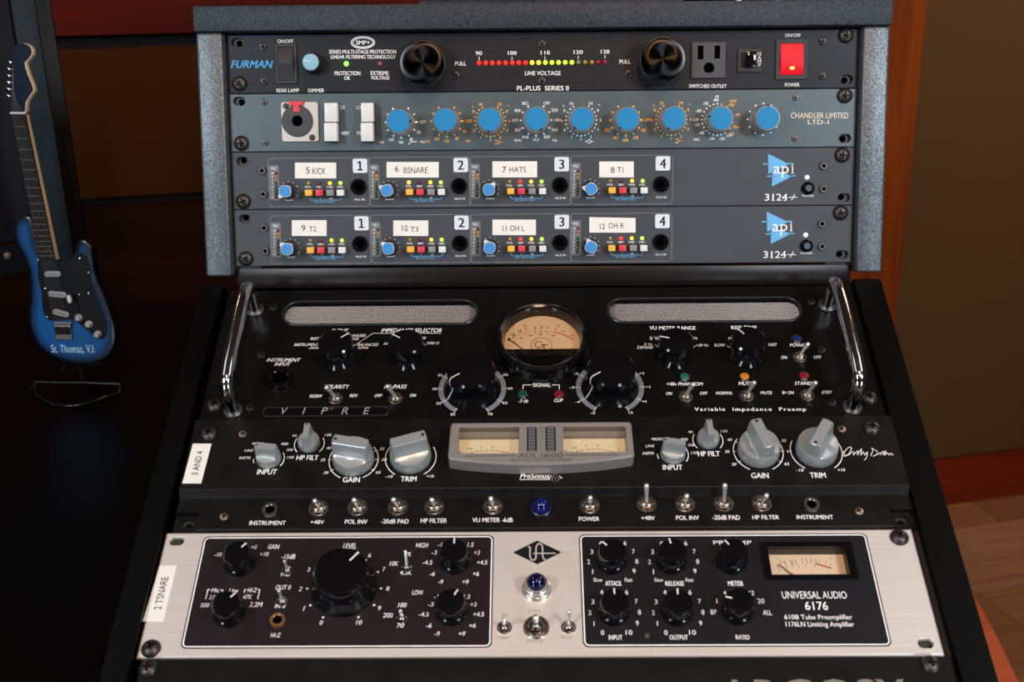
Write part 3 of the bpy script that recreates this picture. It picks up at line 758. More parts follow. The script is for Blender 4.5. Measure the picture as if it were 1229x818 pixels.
# dimmer
k = knob(u, u.p(376, 76.2, 0), 0, 'dimmer_knob', [(8.4,0),(8.3,1),(7.4,8),(6.8,11)], BLK, label='small dimmer knob with pale blue cap')
u.put('cap', shared('dimmer_cap', lambda b: b.lathe([(6.2,10.9),(6.1,11.6),(5.6,11.9),(0,11.9)], 32)), KLBLUE, (0,0,0), k)
u.put('pointer', shared('dimmer_ptr', lambda b: b.box(-5.6,-1.0,-.3,.3,11.9,12.05)), WHITEP, (0,0,0), k, rz=RD(-15))
# big pull-out lamp knobs
BIGF = mat('turned_black_aluminium', (.022,.0215,.0215), 1, .23, aniso=.93)
for i, (x, y) in enumerate(((506.5, 75), (796, 70.6))):
    q = u.p(x, y, 19); q.z = 0
    k = u.put('lamp_knob', shared('lamp_knob', lambda b: [b.lathe([(17.2,0),(17.3,1.0),(17.3,16.3),(17.0,16.8)], 72, cap1=False)]), BLKM, q, label='large black turned metal pull-out lamp knob')
    u.put('turned_face', shared('lamp_face', lambda b: b.lathe([(17.0,16.8),(16.6,17.0),(10,16.95),(4,16.9),(.3,16.85),(0,16.85)], 96)), BIGF, (0,0,0), k)
# outlet
a, b_ = u.p(829, 94.3), u.p(871.5, 50)
b = MB(); b.plate(rrect(a.x, b_.x, a.y, b_.y, .8, 3), [], 0, 1.8, .5); o = u.add('power_outlet', b, mat('charcoal_outlet_plastic', (.035,.036,.04), 0, .5), label='black three pin power outlet')
def rpx(b, x0, x1, y0, y1, z0, z1): A, B = u.p(x0, y1), u.p(x1, y0); b.box(A.x, B.x, A.y, B.y, z0, z1)
for x0, x1, y0, y1 in ((837,844,55,71.5),(857,864,55,70.5)): b = MB(); rpx(b, x0, x1, y0, y1, 1.2, 1.86); u.add('outlet_slot', b, HOLE, o)
A = u.p(850.5, 82); b = MB(); b.plate([(A.x+4*cos(t), A.y+max(-3.4, 4.3*sin(t))) for t in [2*pi*i/24 for i in range(24)]], [], 1.2, 1.86); u.add('outlet_ground_slot', b, HOLE, o)
a, b_ = u.p(884.5, 87), u.p(915, 57.5)
b = MB(); b.plate(rrect(a.x, b_.x, a.y, b_.y, .5, 2), [], 0, 1.2, .4); o = u.add('circuit_breaker', b, BLK, label='black square circuit breaker marked 15 AMP')
a, b_ = u.p(893.5, 80, 5), u.p(908, 61.5, 5); b = MB(); b.box(a.x, b_.x, a.y, b_.y, 1, 6, .9, 2); bt = u.add('breaker_button', b, BLKG, o)
a, b_ = u.p(896.5, 77, 6), u.p(904.5, 66, 6); b = MB(); b.box(a.x, b_.x, a.y, b_.y, 5, 6.6, .5, 1); u.add('button_rib', b, BLKG, o)
for s, y in (('15',64.7),('A',69.3),('M',73.7),('P',78)): u.t(s, 909.3, 913.6, y-1.9, y+1.9, h=1.2)
u.finish()

# ---------------- preamp / equaliser with blue knobs
u = Unit('blue_knob_equalizer', 'textured blue-grey preamp and equaliser with nine flat blue knobs, second from top of rack', 'audio unit', FU, -PITCH*1.5)
front_panel(u, H1, PCHA, [slot(u, 287, 121.5), slot(u, 1014, 166)])
rack_screw(u, 289, 171.8); rack_screw(u, 1014.5, 114.5)
for x, y in ((317,122.5),(319,171),(955,117),(954,166)): small_screw(u, x, y, DSCREW, r=2.7)
# combo jack
a, b_ = u.p(338.7, 170.2), u.p(382, 122)
cx, cy = (a.x+b_.x)/2-.6, (a.y+b_.y)/2
c0 = u.p(357.3, 145.3)
b = MB(); b.plate(rrect(a.x, b_.x, a.y, b_.y, 2.2, 4), [circ(c0.x, c0.y, 11.0, 28)], 0, 1.3, .3); o = u.add('combo_jack', b, mat('nickel_connector_plate', (.50,.46,.41), .7, .4), label='silver combo jack with red release tab')
b = MB(); b.lathe([(12.1,1.0),(12.1,2.0),(11.6,2.4),(4.5,2.4),(4.0,2.0),(4.0,.2),(0,.2)], 48, c0.x, c0.y); u.add('jack_ring', b, mat('charcoal_jack_plastic', (.03,.031,.034), 0, .45), o)
b = MB(); b.lathe([(4.0,.25),(0,.26)], 24, c0.x, c0.y); u.add('jack_hole', b, HOLE, o)
def pbox(b, x0, x1, y0, y1, z0, z1, bev=0, h=0): A, B = u.p(x0, y1, h), u.p(x1, y0, h); b.box(A.x, B.x, A.y, B.y, z0, z1, bev)
REDP = mat('red_plastic_tab', (.60,.035,.045), 0, .4)
b = MB(); pbox(b, 347.5, 365, 121.6, 126.6, .5, 3.2, .3); pbox(b, 352.5, 360, 126, 134.8, .5, 3.0, .3); u.add('release_tab', b, REDP, o)
for x, y in ((343.3,127.3),(375,165)):
    A = u.p(x, y); s = new('plate_screw', shared('plate_screw', lambda b: b.lathe([(2.5,1.2),(2.3,2.0),(0,2.3)], 18)), o, BSCREW, (A.x*.001, A.y*.001, 0))
for (x0, x1), nm in (((389.5,404.5), 'di'), ((433.5,447.7), 'lo')):
    for (y0, y1) in ((123.2,146.2),(147.2,169.6)):
        A, B = u.p(x0, y1, 9), u.p(x1, y0, 9)
        b = MB(); b.box(A.x, B.x, A.y, B.y, 0, 9 if y0 < 130 else 10.2, .5, 2); k = u.add('push_button', b, WHITEP)
        b = MB(); b.box(A.x-.9, B.x+.9, A.y-.5, B.y+.5, 0, .5); u.add('button_surround', b, BLKM, k)
u.t('DI', 408, 413.5, 126.5, 131); u.t('48V', 409.5, 419, 157.5, 162); u.t('LO', 427.5, 433, 126.5, 131); u.t('PH', 428.5, 433, 157.5, 162)
def cdots(cx, cy, R, angs, c, r=.72, arrow=None):
    for a in angs: u.ink(c).disc(cx+R*cos(RD(a)), cy+R*sin(RD(a)), r, .12)
    if arrow is not None:
        x, y = cx+R*cos(RD(arrow)), cy+R*sin(RD(arrow)); u.ink(c).poly([(x-1.6,y),(x,y-1),(x+1.6,y),(x,y+1)], .12)
def clab(cx, cy, R, items, c, h=2.4, bold=.02):
    for a, s in items:
        w = h*glyphs(s, bold)[2]*.8; u.tl(s, cx+(R+w*.36*abs(cos(RD(a))))*cos(RD(a)), cy+(R+0)*sin(RD(a)), w, h, c, bold=bold)
CAPX = [478,534,587.5,643.5,698.8,753.5,809.3,865.6,921.8]; CAPY = [145,143.8,143.5,142.5,142.5,142.5,141.8,141.8,141.3]
PTR = [0, -90, -95, -65, -130, -130, -120, 170, 90]
for i in range(9):
    q = u.p(CAPX[i], CAPY[i], 18.5); q.z = 0
    k = knob(u, q, RD(PTR[i]), 'blue_cap_knob', [(10.6,0),(10.6,1.5),(9.7,2.5),(9.4,16.8),(9.0,17.5),(8.5,17.5)], ALUR, 56, 'machined silver knob with flat blue cap')
    u.put('cap', shared('flat_blue_cap', lambda b: b.lathe([(8.5,17.0),(8.5,18.0),(8.2,18.4),(0,18.5)], 48)), KBLUE, (0,0,0), k)
    u.put('pointer', shared('black_notch', lambda b: b.box(8.2,9.5,-.55,.55,15,18.3)), HOLE, (0,0,0), k)
    x, y = q.x, q.y; R = 11.9
    if i in (0, 1, 5):
        c = INKW if i == 0 else INKO
        cdots(x, y, R, [30,60,120,150,180,210,240,270,300,330], c, arrow=0)
        lab = {0: ('50','80','160','300','OFF'), 1: ('35','60','110','220','OFF'), 5: ('10K','12K','6K8','4K7','OFF')}[i]
        clab(x, y, 15.2, [(-31, lab[0]), (-60, lab[1]), (-91, lab[2]), (-119, lab[3])]+([(-150, '3K3')] if i == 5 else []), c, 2.4)
        u.tl(lab[4], x+17, y, 4.8, 2.4, c, bold=.02)
        if i < 2: u.tl('Hz', x+16.5, y-15.1, 3.2, 1.9, c); u.tl('Hz', x-15, y-15.1, 3.2, 1.9, c)
        if i == 0: u.ink(c).stroke([(x+5.5,y-17),(x+7.5,y-15),(x+12,y-15)], .5, .12)
    elif i in (2, 4, 6):
        c = INKW if i == 4 else INKO
        cdots(x, y, R, [-90+15*j for j in range(-10, 11)], c, .62)
        for j, s in enumerate(('0','2','4','6','8','10')):
            a = -90+30*j
            if j == 0: u.tl('0', x, y-14.6, 1.2, 1.9, c)
            else:
                hh = 1.9; w = hh*.62*len(s)
                for sg in (1, -1):
                    an = RD(-90+sg*30*j); u.tl(s, x+14.9*cos(an)*1.0, y+14.6*sin(an), w*1.15, hh*1.15, c, bold=.02)
        u.tl('+', x-13.5, y+10.9, 1.5, 1.5, c); u.tl('-', x+14, y+11.4, 1.6, .45, c)
        zz = u.ink(c)
        if i == 4: zz.stroke(circ(x+6.2, y-16.2, 1.3, 12), .45, .12, True); zz.stroke([(x+3,y-16.2),(x+4.9,y-16.2)], .45, .12); zz.stroke([(x+7.5,y-16.2),(x+9.4,y-16.2)], .45, .12)
        else:
            for sg in (1,-1): zz.stroke([(x+3.2,y-16.2+1.3*sg),(x+5.2,y-16.2+1.3*sg),(x+6.4,y-16.2),(x+9.2,y-16.2)], .5, .12)
    elif i == 3:
        A = [150+32*0-0, 180, 210, 237, 268, 300, 330, 0, 30, 60, 118]
        A = [120,150,180,210,240,270,300,330,0,30,60]; S = ['8K2','5K6','3K9','2K7','1K8','1K2','820','560','380','270','OFF']
        cdots(x, y, R, A, INKW)
        for a, s in zip(A, S):
            w = 4.1; u.tl(s, x+(14.6+ (1.9 if abs(cos(RD(a))) > .4 else 0))*cos(RD(a)), y+14.8*sin(RD(a)), w*1.15, 2.3, INKW, bold=.02)
        u.tl('KHz', x-14, y-15.2, 5, 1.9); u.tl('Hz', x+14.5, y-15.4, 3.4, 1.9)
    elif i == 7:
        A = [105+15*j for j in range(-1, 14)]
        cdots(x, y, R, [90+15*j for j in range(0, 15)], INKW, .62); cdots(x, y, R, [75-22*j for j in range(0, 6)], INKO, .62)
        for a, s in ((95,'-80'),(125,'-70'),(153,'-60'),(180,'Off'),(195,'-50'),(222,'-40'),(255,'-30'),(283,'-20'),(305,'OFF')):
            u.tl(s, x+16.4*cos(RD(a)), y+14.9*sin(RD(a)), 4.4, 2.3, bold=.02)
        for a, s in ((48,'+20'),(14,'-40'),(-22,'No'),(-48,'-50')): u.tl(s, x+15.6*cos(RD(a)), y+14.9*sin(RD(a)), 4.4, 2.3, INKO, bold=.02)
        u.tl('dB', x-.5, y+17.5, 2.8, 1.9); u.tl('LINE', x+12, y+14, 5, 1.9, INKO, bold=.02); u.tl('MIC', x-15.5, y-15, 4.6, 1.9, bold=.02)
    else: cdots(x-.0, y, R, [30*j for j in range(12)], INKW, .68)
u.t('CHANDLER LIMITED', 949, 1018, 135.2, 141.8, INKGD, bold=.0); u.t('LTD-1', 969.5, 994.5, 143.6, 149, INKGD, bold=.02)
u.finish()

# ---------------- two four-channel preamps
TAPES = [[('5 KICK', (354,195,403.5,214)), ('6  BSNARE', (464,194.3,526.6,213)), ('7 HATS', (591,193.5,644.7,212.8)), ('8 T1', (719.2,193.7,760.6,212.8))],
         [('9 T2', (350.3,264,392,283)), ('10 T3', (472,264.4,514,283)), ('11 OH L', (591,263.4,643.2,282)), ('12 OH R', (707.3,260.5,762.8,279))]]
TT = [[[('5',367,372.2,200.5,208.3),('KICK',375,391,201.5,209)], [('6',474,478.6,199,206.2),('BSNARE',484.5,513.5,200.5,207.8)], [('7',603,607.6,200,207),('HATS',611.5,631.3,200.2,206.8)], [('8',733,737.6,200.6,207.4),('T1',741,748.2,200.4,207)]],
      [[('9',361.8,366.6,270,277),('T2',371,379.6,271.5,277.7)], [('10',482.5,489.5,270,277.4),('T3',492.5,502,272,278)], [('11',603.3,608,270.6,277.3),('OH L',612,629.5,270.5,277.2)], [('12',719.8,726,268.2,274.8),('OH R',730.3,748.7,267.3,273.8)]]]
LIT = [['0011','1011','0111','0011'], ['0011','0011','0111','0111']]
KR = [[225,152,48,172],[138,138,122,112]]
YEL = mat('yellow_button', (.78,.40,.03), 0, .4); REDB = mat('red_button', (.62,.03,.055), 0, .4); GRYB = mat('grey_button', (.20,.21,.225), 0, .4); WHB = mat('white_button', (.66,.66,.64), 0, .4)
for r in range(2):
    u = Unit('four_channel_preamp', ['grey four channel preamp with tapes 5 KICK to 8 T1, upper of the pair', 'grey four channel preamp with tapes 9 T2 to 12 OH R, lower of the pair'][r], 'audio unit', FU, -PITCH*(2.5+r), 'grey four channel preamps')
    sl = [(291,193.3),(1013,237)] if r == 0 else [(294,262.5),(1010.8,305.3)]
    front_panel(u, H1, PAPI, [slot(u, *sl[0]), slot(u, *sl[1])])
    if r == 0: rack_screw(u, 291.5, 241.5); rack_screw(u, 1011.5, 185.8)
    else: rack_screw(u, 294.5, 310.5); rack_screw(u, 1009.5, 255.3)
    U1 = Unit.__new__(Unit); U1.fr = FU; U1.yc = -PITCH*2.5     # reference row for local millimetres
    R_ = lambda x, y, h=0: U1.p(x, y, h)
    for x, y in ((315,204.7),(316.5,232.8),(988,199),(988,226.5)): q = R_(x, y); cap_screw(u, q.x, q.y)
    for ch in range(4):
        dx = ch*78.35
        def lp(x, y, h=0): v = R_(x, y, h); return (v.x+dx, v.y)
        a, b_ = lp(323.5, 248), lp(443.5, 189)
        u.ink(INKG).stroke(rrect(a[0], b_[0], a[1], b_[1], 3, 4), .22, .10, True)
        a, b_ = lp(323.8, 240.5), lp(334.3, 198)
        b = MB(); b.plate(rrect(a[0], b_[0], a[1], b_[1], 1.4, 3), [], -.05, .12); vp = u.add('meter_strip', b, mat('meter_strip_grey', (.12,.135,.145), 0, .5))
        X, Y = lp(328, 202); u.tl('VU', X, Y, 4.2, 2.1, bold=.02)
        cols = ['r','a','a']+['g']*5
        for j, cc in enumerate(cols):
            X, Y = lp(331.6, 207.8+4.1*j)
            m = {'r': (.16,.01,.02), 'a': (.42,.20,.03), 'g': (.008,.06,.025)}[cc]
            if cc == 'a' and ch in (1, 2) and r == 0: m = (.55,.24,.03)
            if cc == 'g' and j == 3 and (r, ch) == (0, 2): m = (.02,.25,.08)
            led(u, 0, 0, 1.15, m, False, xy=(X, Y))
            X, Y = lp(326.9, 207.8+4.1*j); u.tl(['18','9','6','3','0','3','6','12'][j], X, Y, 1.9, 1.5, bold=.02)
        # gain knob
        X, Y = lp(346.6, 229.2)
        for a in (122, 90, 60, 30, 2, -28): u.ink(INKW).disc(X+7.3*cos(RD(a)), Y+7.3*sin(RD(a)), .35, .12, 6)
        k = u.put('gain_knob', shared('gain_knob', lambda b: b.lathe([(6.4,0),(6.4,2),(5.2,3),(4.9,13),(4.4,13.5)], 32)), BLKM, (X, Y, 0), rz=RD(KR[r][ch]), label='gain knob with bright blue square-rounded cap')
        def gcap(b):
            pts = [(4.6*math.copysign(abs(cos(t))**.8, cos(t)), 4.6*math.copysign(abs(sin(t))**.8, sin(t))) for t in [2*pi*i/32+pi/4 for i in range(32)]]
            pts = [(p[0]*cos(RD(45))-p[1]*sin(RD(45)), p[0]*sin(RD(45))+p[1]*cos(RD(45))) for p in pts]
            b.loft([[(x*1.02, y*1.02, 8) for x, y in pts], [(x, y, 14.6) for x, y in pts]]); b.loft([[(3.0,-2.9,9),(7.0,-.8,9),(7.0,.8,9),(3.0,2.9,9)], [(3.0,-2.9,14.2),(6.8,-.7,14.2),(6.8,.7,14.2),(3.0,2.9,14.2)]])
        u.put('knob_pointer', shared('gcap', gcap), mat('pale_grey_knob_rim', (.62,.64,.66), .1, .4), (0,0,0), k)
        def gtop(b):
            pts = [(4.15*math.copysign(abs(cos(t))**.8, cos(t)), 4.15*math.copysign(abs(sin(t))**.8, sin(t))) for t in [2*pi*i/32+pi/4 for i in range(32)]]
            pts = [(p[0]*cos(RD(45))-p[1]*sin(RD(45)), p[0]*sin(RD(45))+p[1]*cos(RD(45))) for p in pts]
            b.loft([[(x, y, 14.3) for x, y in pts], [(x, y, 15.0) for x, y in pts], [(x*.92, y*.92, 15.3) for x, y in pts]])
        u.put('cap', shared('gtop', gtop), KBLUE2, (0,0,0), k)
        X, Y = lp(347.3, 239.7); u.tl('GAIN', X, Y, 5.9, 1.5, bold=.02)
        for j, x in enumerate((370.3,383,396,408.5)):
            X, Y = lp(x, 219.7); lit = LIT[r][ch][j] == '1'
            col = [(.35,.24,.03),(.13,.01,.03),None,None][j] if not lit else [(1,.60,.05),(1,.02,.012),(1,.48,.02),(.35,.95,.05)][j]
            led(u, 0, 0, 1.45, col, lit, es=2.2, xy=(X, Y))
            X, Y = lp(x, 224.3); u.tl(['POL','48V','PAD','MIC'][j], X, Y, 4.6, 1.5, bold=.02)
            X, Y = lp(x-.3, 231.2, 7)
            m = (YEL, REDB, GRYB, WHB)[j]
            k = u.put('push_button', shared('pb_'+m.name, lambda b: b.box(-2.75,2.75,-2.4,2.4,.3,7,.5,2)), m, (X, Y, 0))
            u.put('button_surround', shared('pbs', lambda b: b.box(-3.3,3.6,-2.9,2.9,0,.6,.15)), BLKM, (0,0,0), k)
        z = u.ink(INKLB)
        P_ = [lp(372,236.2), lp(372,238.2), lp(373.3,240), lp(408.3,240), lp(409.8,238.2), lp(409.8,236.2)]; z.stroke(P_, .35, .12); z.stroke([lp(384.4,236.2), lp(384.4,240)], .35, .12)
        X, Y = lp(389.5, 242.1); u.tl('MIC INPUT ONLY', X, Y, 15.5, 1.4, INKLB, bold=.03)
        X, Y = lp(396.8, 238.1); u.tl('-20', X, Y, 2.7, 1.3, bold=.02)
        a, b_ = lp(423.6, 207.5), lp(440.6, 190.3)
        b = MB(); b.plate(rrect(a[0], b_[0], a[1], b_[1], 1.4, 4), [], -.05, .13); nb = u.add('channel_number', b, NBOX, label='white square with channel number %d' % (ch+1))
        b = MB(); nx, ny = (a[0]+b_[0])/2, (a[1]+b_[1])/2
        if ch: u.tl(str(ch+1), nx, ny, 4.9, 7.2, z=.2, bold=.05, mb=b)
        else: b.poly([(nx-2.1,ny-3.6),(nx+2.1,ny-3.6),(nx+2.1,ny-2.6),(nx+.75,ny-2.6),(nx+.75,ny+3.6),(nx-.5,ny+3.6),(nx-2.1,ny+2.9),(nx-2.1,ny+1.9),(nx-.55,ny+2.4),(nx-.55,ny-2.6),(nx-2.1,ny-2.6)], .2)
        u.add('numeral', b, INKK, nb, smooth=0)
        X, Y = lp(430.6, 224); jack(u, (X, Y, 0), 6.3, 3.3, BLKG, 'black_jack', 2.4)
        X, Y = lp(431.5, 239.3); u.tl('HI-Z IN', X, Y, 8, 1.5, bold=.02)
        nm, (x0, y0, x1, y1) = TAPES[r][ch]
        tilt = -1.5 if nm.startswith('12') else 0
        tp, _ = tape(u, [(x0,y0),(x1,y0-tilt*.6),(x1,y1),(x0,y1)], 'white label tape handwritten '+nm.replace('  ', ' '))
        tape_text(u, TT[r][ch], tp)
    # triangle emblem, model number and power button
    def lq(x, y, h=0): v = R_(x, y, h); return (v.x, v.y)
    z = u.ink(INKLB)
    z.poly([lq(921.7,184.4), lq(922.2,208.8), lq(947.5,197.0)], .10); z.poly([lq(926.5,223.6), lq(927,203), lq(951.5,211)], .10)
    z.stroke([lq(915.4,196.6), lq(924,196.6)], .9, .10); z.stroke([lq(944,196.2), lq(951.5,196.0)], .9, .10)
    z.stroke([lq(920.4,211.4), lq(930,211.2)], .9, .10); z.stroke([lq(946,211), lq(955,210.8)], .9, .10)
    z = u.ink(INKW)
    x0, yb = lq(928, 208.2); x1, yt = lq(953, 199.3)
    X = lambda f: x0+(x1-x0)*f
    u.tl('a', X(.17), (yb+yt)/2, 5.2, yt-yb, z=.2, bold=-.004); u.tl('p', X(.58), (yb+yt)/2-1.3, 5.4, (yt-yb)*1.42, z=.2, bold=-.004); u.tl('i', X(.93), (yb+yt)/2+.9, .95, (yt-yb)*1.32, z=.2)
    z.box(X(.41)-.9, X(.41)+1.5, yb-3.2, yb-2.75, .1, .2); z.box(X(.41)-.9, X(.41)+.3, yt-.5, yt-.05, .1, .2); z.box(X(.93)-1.1, X(.93)+1.1, yb, yb+.45, .1, .2); z.box(X(.93)-1.1, X(.93)+.3, yt-.5, yt-.05, .1, .2); z.box(X(.34)-.6, X(.34)+.9, yb, yb+.45, .1, .2)
    a, b_ = lq(917.7, 240.8), lq(945.3, 232.2); u.tl('3124', (a[0]+b_[0])/2, (a[1]+b_[1])/2, b_[0]-a[0], b_[1]-a[1], bold=.03)
    X, Y = lq(951.5, 236.6); z.stroke([(X-3,Y),(X+3.4,Y)], .55, .12); z.stroke([(X-1,Y-2.2),(X+1.4,Y+2.4)], .55, .12)
    for d in range(4):
        xx = a[0]+(b_[0]-a[0])*(.12+.255*d); z.box(xx-1.2, xx+1.2, a[1]-.05, a[1]+.45, .1, .12) if d == 1 or d == 3 else None
    X, Y = lq(968.7, 212.6); led(u, 0, 0, 1.5, (.35,.62,1), True, es=7 if r == 0 else 4, xy=(X, Y))
    X, Y = lq(969.3, 225.7); k = u.put('power_button', shared('power_btn', lambda b: b.lathe([(5.0,0),(4.9,1.6),(4.2,2.2),(3.0,2.2),(2.9,1.2)], 32, cap1=False)), BLKG, (X, Y, 0), label='round black power button')
    u.put('button_cap', shared('power_cap', lambda b: b.lathe([(2.7,0),(2.7,4.0),(2.3,4.4),(0,4.4)], 24)), mat('slate_button', (.06,.09,.12), .2, .35), (0,0,0), k)
    X, Y = lq(970, 234.8); u.tl('POWER', X, Y, 9, 1.6, bold=.02)
    u.finish()

# ================================================================== LOWER RACK
# ---------------- gloss black tube preamp, 3U
u = Unit('gloss_black_tube_preamp', 'large gloss black tube preamp with round cream meter and two chrome handles', 'audio unit', FL, -66.7)
HV = 132.6
def grille_loop(x0, x1, y0, y1): A, B = u.p(x0, y1), u.p(x1, y0); return A.x, B.x, A.y, B.y
G1 = (u.p(341,377).x, u.p(571,374).x); G2 = (u.p(731,374).x, u.p(960,371).x); GY0, GY1 = u.p(650,386.5).y, u.p(650,360).y
gh = [rrect(a, b_, GY0, GY1, 10.9, 7) for a, b_ in (G1, G2)]
mc = u.p(650.4, 404, 10); mcx, mcy = mc.x, mc.y
front_panel(u, HV, PVIP, gh+[circ(mcx, mcy, 29.5, 48)], ch=.6)
for gi, (a, b_) in enumerate((G1, G2)):
    b = MB(); lp0 = rrect(a-1.8, b_+1.8, GY0-1.8, GY1+1.8, 12.6, 7)
    b.plate(lp0, [rrect(a, b_, GY0, GY1, 10.9, 7)], -.4, .9, .7, .3)
    o = u.add('grille_frame', b, mat('satin_black_trim', (.02,.024,.028), .2, .32))
    b = MB(); b.box(a-1, b_+1, GY0-1, GY1+1, -5.8, -5.3); u.add('grille_backing', b, HOLE, o)
    # woven wire, two diagonal families of flat wires (one counted-out-of-reach mesh)
    b = MB(); hgt = GY1-GY0; st = 2.3; x = a-hgt
    W_ = .62
    while x < b_+1:
        for sgn in (1, -1):
            xa, xb = (x, x+hgt) if sgn == 1 else (x+hgt, x)
            ya, yb2 = GY0, GY1
            # clip to opening
            t0 = max(0, (a-.5-xa)/(xb-xa) if xb > xa else (b_+.5-xa)/(xb-xa)); t1 = min(1, (b_+.5-xa)/(xb-xa) if xb > xa else (a-.5-xa)/(xb-xa))
            if t1-t0 > .05:
                P0 = (xa+(xb-xa)*t0, ya+hgt*t0); P1 = (xa+(xb-xa)*t1, ya+hgt*t1)
                dx_, dy_ = (P1[0]-P0[0]), (P1[1]-P0[1]); l = hypot(dx_, dy_); nx, ny = -dy_/l*W_/2, dx_/l*W_/2; z0 = -5.0 if sgn == 1 else -4.75
                b.loft([[(P0[0]+nx,P0[1]+ny,z0),(P0[0],P0[1],z0+.32),(P0[0]-nx,P0[1]-ny,z0)], [(P1[0]+nx,P1[1]+ny,z0),(P1[0],P1[1],z0+.32),(P1[0]-nx,P1[1]-ny,z0)]], False, False)
        x += st
    u.add('grille_mesh', b, GRILLE, o, smooth=0, kind='stuff', label='woven silver wire mesh')
# round meter
b = MB(); b.lathe([(35.5,0),(35.5,1.0),(34.6,3),(34.2,9.5),(33.2,11.3),(31.2,11.9),(29.6,11.2),(28.6,8),(28.4,3)], 64, mcx, mcy, cap1=False)
met = u.add('round_meter', b, BLKG, label='round black meter with cream dial')
yc0 = u.p(650, 420.7, 3.0).y
b = MB(); lp0 = [p for p in circ(mcx, mcy, 28.6, 64) if p[1] > yc0]; lp0.sort(key=lambda p: p[0]); lp0 = [(lp0[0][0]-.3, yc0)]+lp0+[(lp0[-1][0]+.3, yc0)]
b.poly(lp0, 2.2); u.add('meter_face', b, CREAM, met, smooth=0)
b = MB(); lp1 = [p for p in circ(mcx, mcy, 28.7, 64) if p[1] < yc0]; lp1.sort(key=lambda p: p[0])
b.plate([(lp1[0][0], yc0)]+lp1+[(lp1[-1][0], yc0)], [], 1, 5.6, .5)
cov = u.add('meter_cover', b, BLKG, met)
for i in range(5): b = MB(); b.box(mcx-6+3*i-.5, mcx-6+3*i+.5, yc0-6.5, yc0-2.2, 5.5, 6.1, .2); u.add('cover_rib', b, BLKG, met)
b = MB(); b.lathe([(6.5,5.4),(6.3,7.4),(5.2,7.8),(3.0,7.8),(2.8,6.8),(0,6.8)], 32, mcx, yc0-13.0); u.add('zero_screw', b, BLKG, met)
b = MB(); b.stroke([(mcx-22, yc0-2), (mcx-19,yc0-9),(mcx-12,yc0-15)], .4, 5.75); b.stroke([(mcx+22, yc0-2), (mcx+19,yc0-9),(mcx+12,yc0-15)], .4, 5.75); u.add('cover_line', b, DSCREW, met, smooth=0)
# dial print
def dpt(px, py): v = u.p(px, py, 2.3); return (v.x, v.y)
dk = MB(); rd = MB(); zf = 2.35
arc = [dpt(x, y) for x, y in ((611,408),(620,402.8),(633,398.7),(645,397.6),(655,397.6),(664,398.2))]; dk.stroke(smooth_path([(x, y, 0) for x, y in arc], 4), .25, zf)
arc2 = [dpt(x, y) for x, y in ((664,398.2),(673,400.4),(681,403.5),(689,408.3))]; rd.stroke(smooth_path([(x, y, 0) for x, y in arc2], 4), .8, zf)
for s, x, y, a_ in (('20',616,402,30),('10',624,397.5,20),('7',631,395.8,15),('5',642,394,6),('3',649.5,393.3,0),('1',656.5,393.6,-4)):
    X, Y = dpt(x, y); u.tl(s, X, Y+.3, 1.5*len(s)+.2, 3.0, z=zf, rot=RD(a_), mb=dk, bold=.03); X2, Y2 = dpt(x, y+4.3); dk.stroke([(X2, Y2+.8), (X2, Y2-1)], .35, zf)
for x, y in ((619.5,406.5),(630,403),(643,400.3),(656.6,400.3)): dk.disc(*dpt(x, y), .42, zf, 8)
for s, x, y in (('20',617.5,410),('40',625.4,405.8),('60',637,402.3),('80',649,401),('100',664,402.3)): X, Y = dpt(x, y); u.tl(s, X, Y, 2.8, 1.7, z=zf, mb=dk, bold=.03)
for s, x, y, m in (('VU',629.7,390.8,rd),('VU',669.8,390.6,rd),('0',666.5,395,rd),('+1',675.5,397.3,rd),('+2',686,402.6,rd)): X, Y = dpt(x, y); u.tl(s, X, Y, 3.0 if len(s) > 1 else 1.5, 2.6, z=zf, mb=m, bold=.03)
c = dpt(650, 414.3); full = circ(c[0], c[1], 7.6, 40)
a0 = math.asin(max(-1, min(1, (yc0-c[1])/7.6))); dk.stroke([(c[0]+7.6*cos(a0+(pi-2*a0)*i/30), c[1]+7.6*sin(a0+(pi-2*a0)*i/30)) for i in range(31)], .42, zf)
dk.stroke([(c[0]-1.9+3.0*cos(RD(a)), c[1]+.8+3.0*sin(RD(a))) for a in range(45, 361, 15)]+[(c[0]-.6, c[1]+.8)], .7, zf)
dk.stroke([(c[0]-.5, c[1]+.8), (c[0]+4.6, c[1]+.8)], .7, zf); dk.stroke([(c[0]+1.9, c[1]+.8), (c[0]+1.9, yc0+.2)], .7, zf)
u.add('dial_print', dk, mat('brown_dial_print', (.045,.02,.008), 0, .6), met, smooth=0); u.add('dial_red_zone', rd, mat('red_dial_print', (.50,.05,.02), 0, .6), met, smooth=0)
A, B = dpt(610.5, 407.5), dpt(629.5, 421); b = MB(); b.tube([(A[0],A[1],3.2),(B[0],B[1],3.2)], .3, 6); b.lathe([(1.0,2.9),(1.0,3.3),(0,3.4)], 12, A[0]+.3, A[1]-.2); u.add('needle', b, INKK, met)
b = MB(); b.lathe([(28.3,8.6),(0,8.8)], 48, mcx, mcy, cap1=False); u.add('meter_glass', b, GLASS, met)
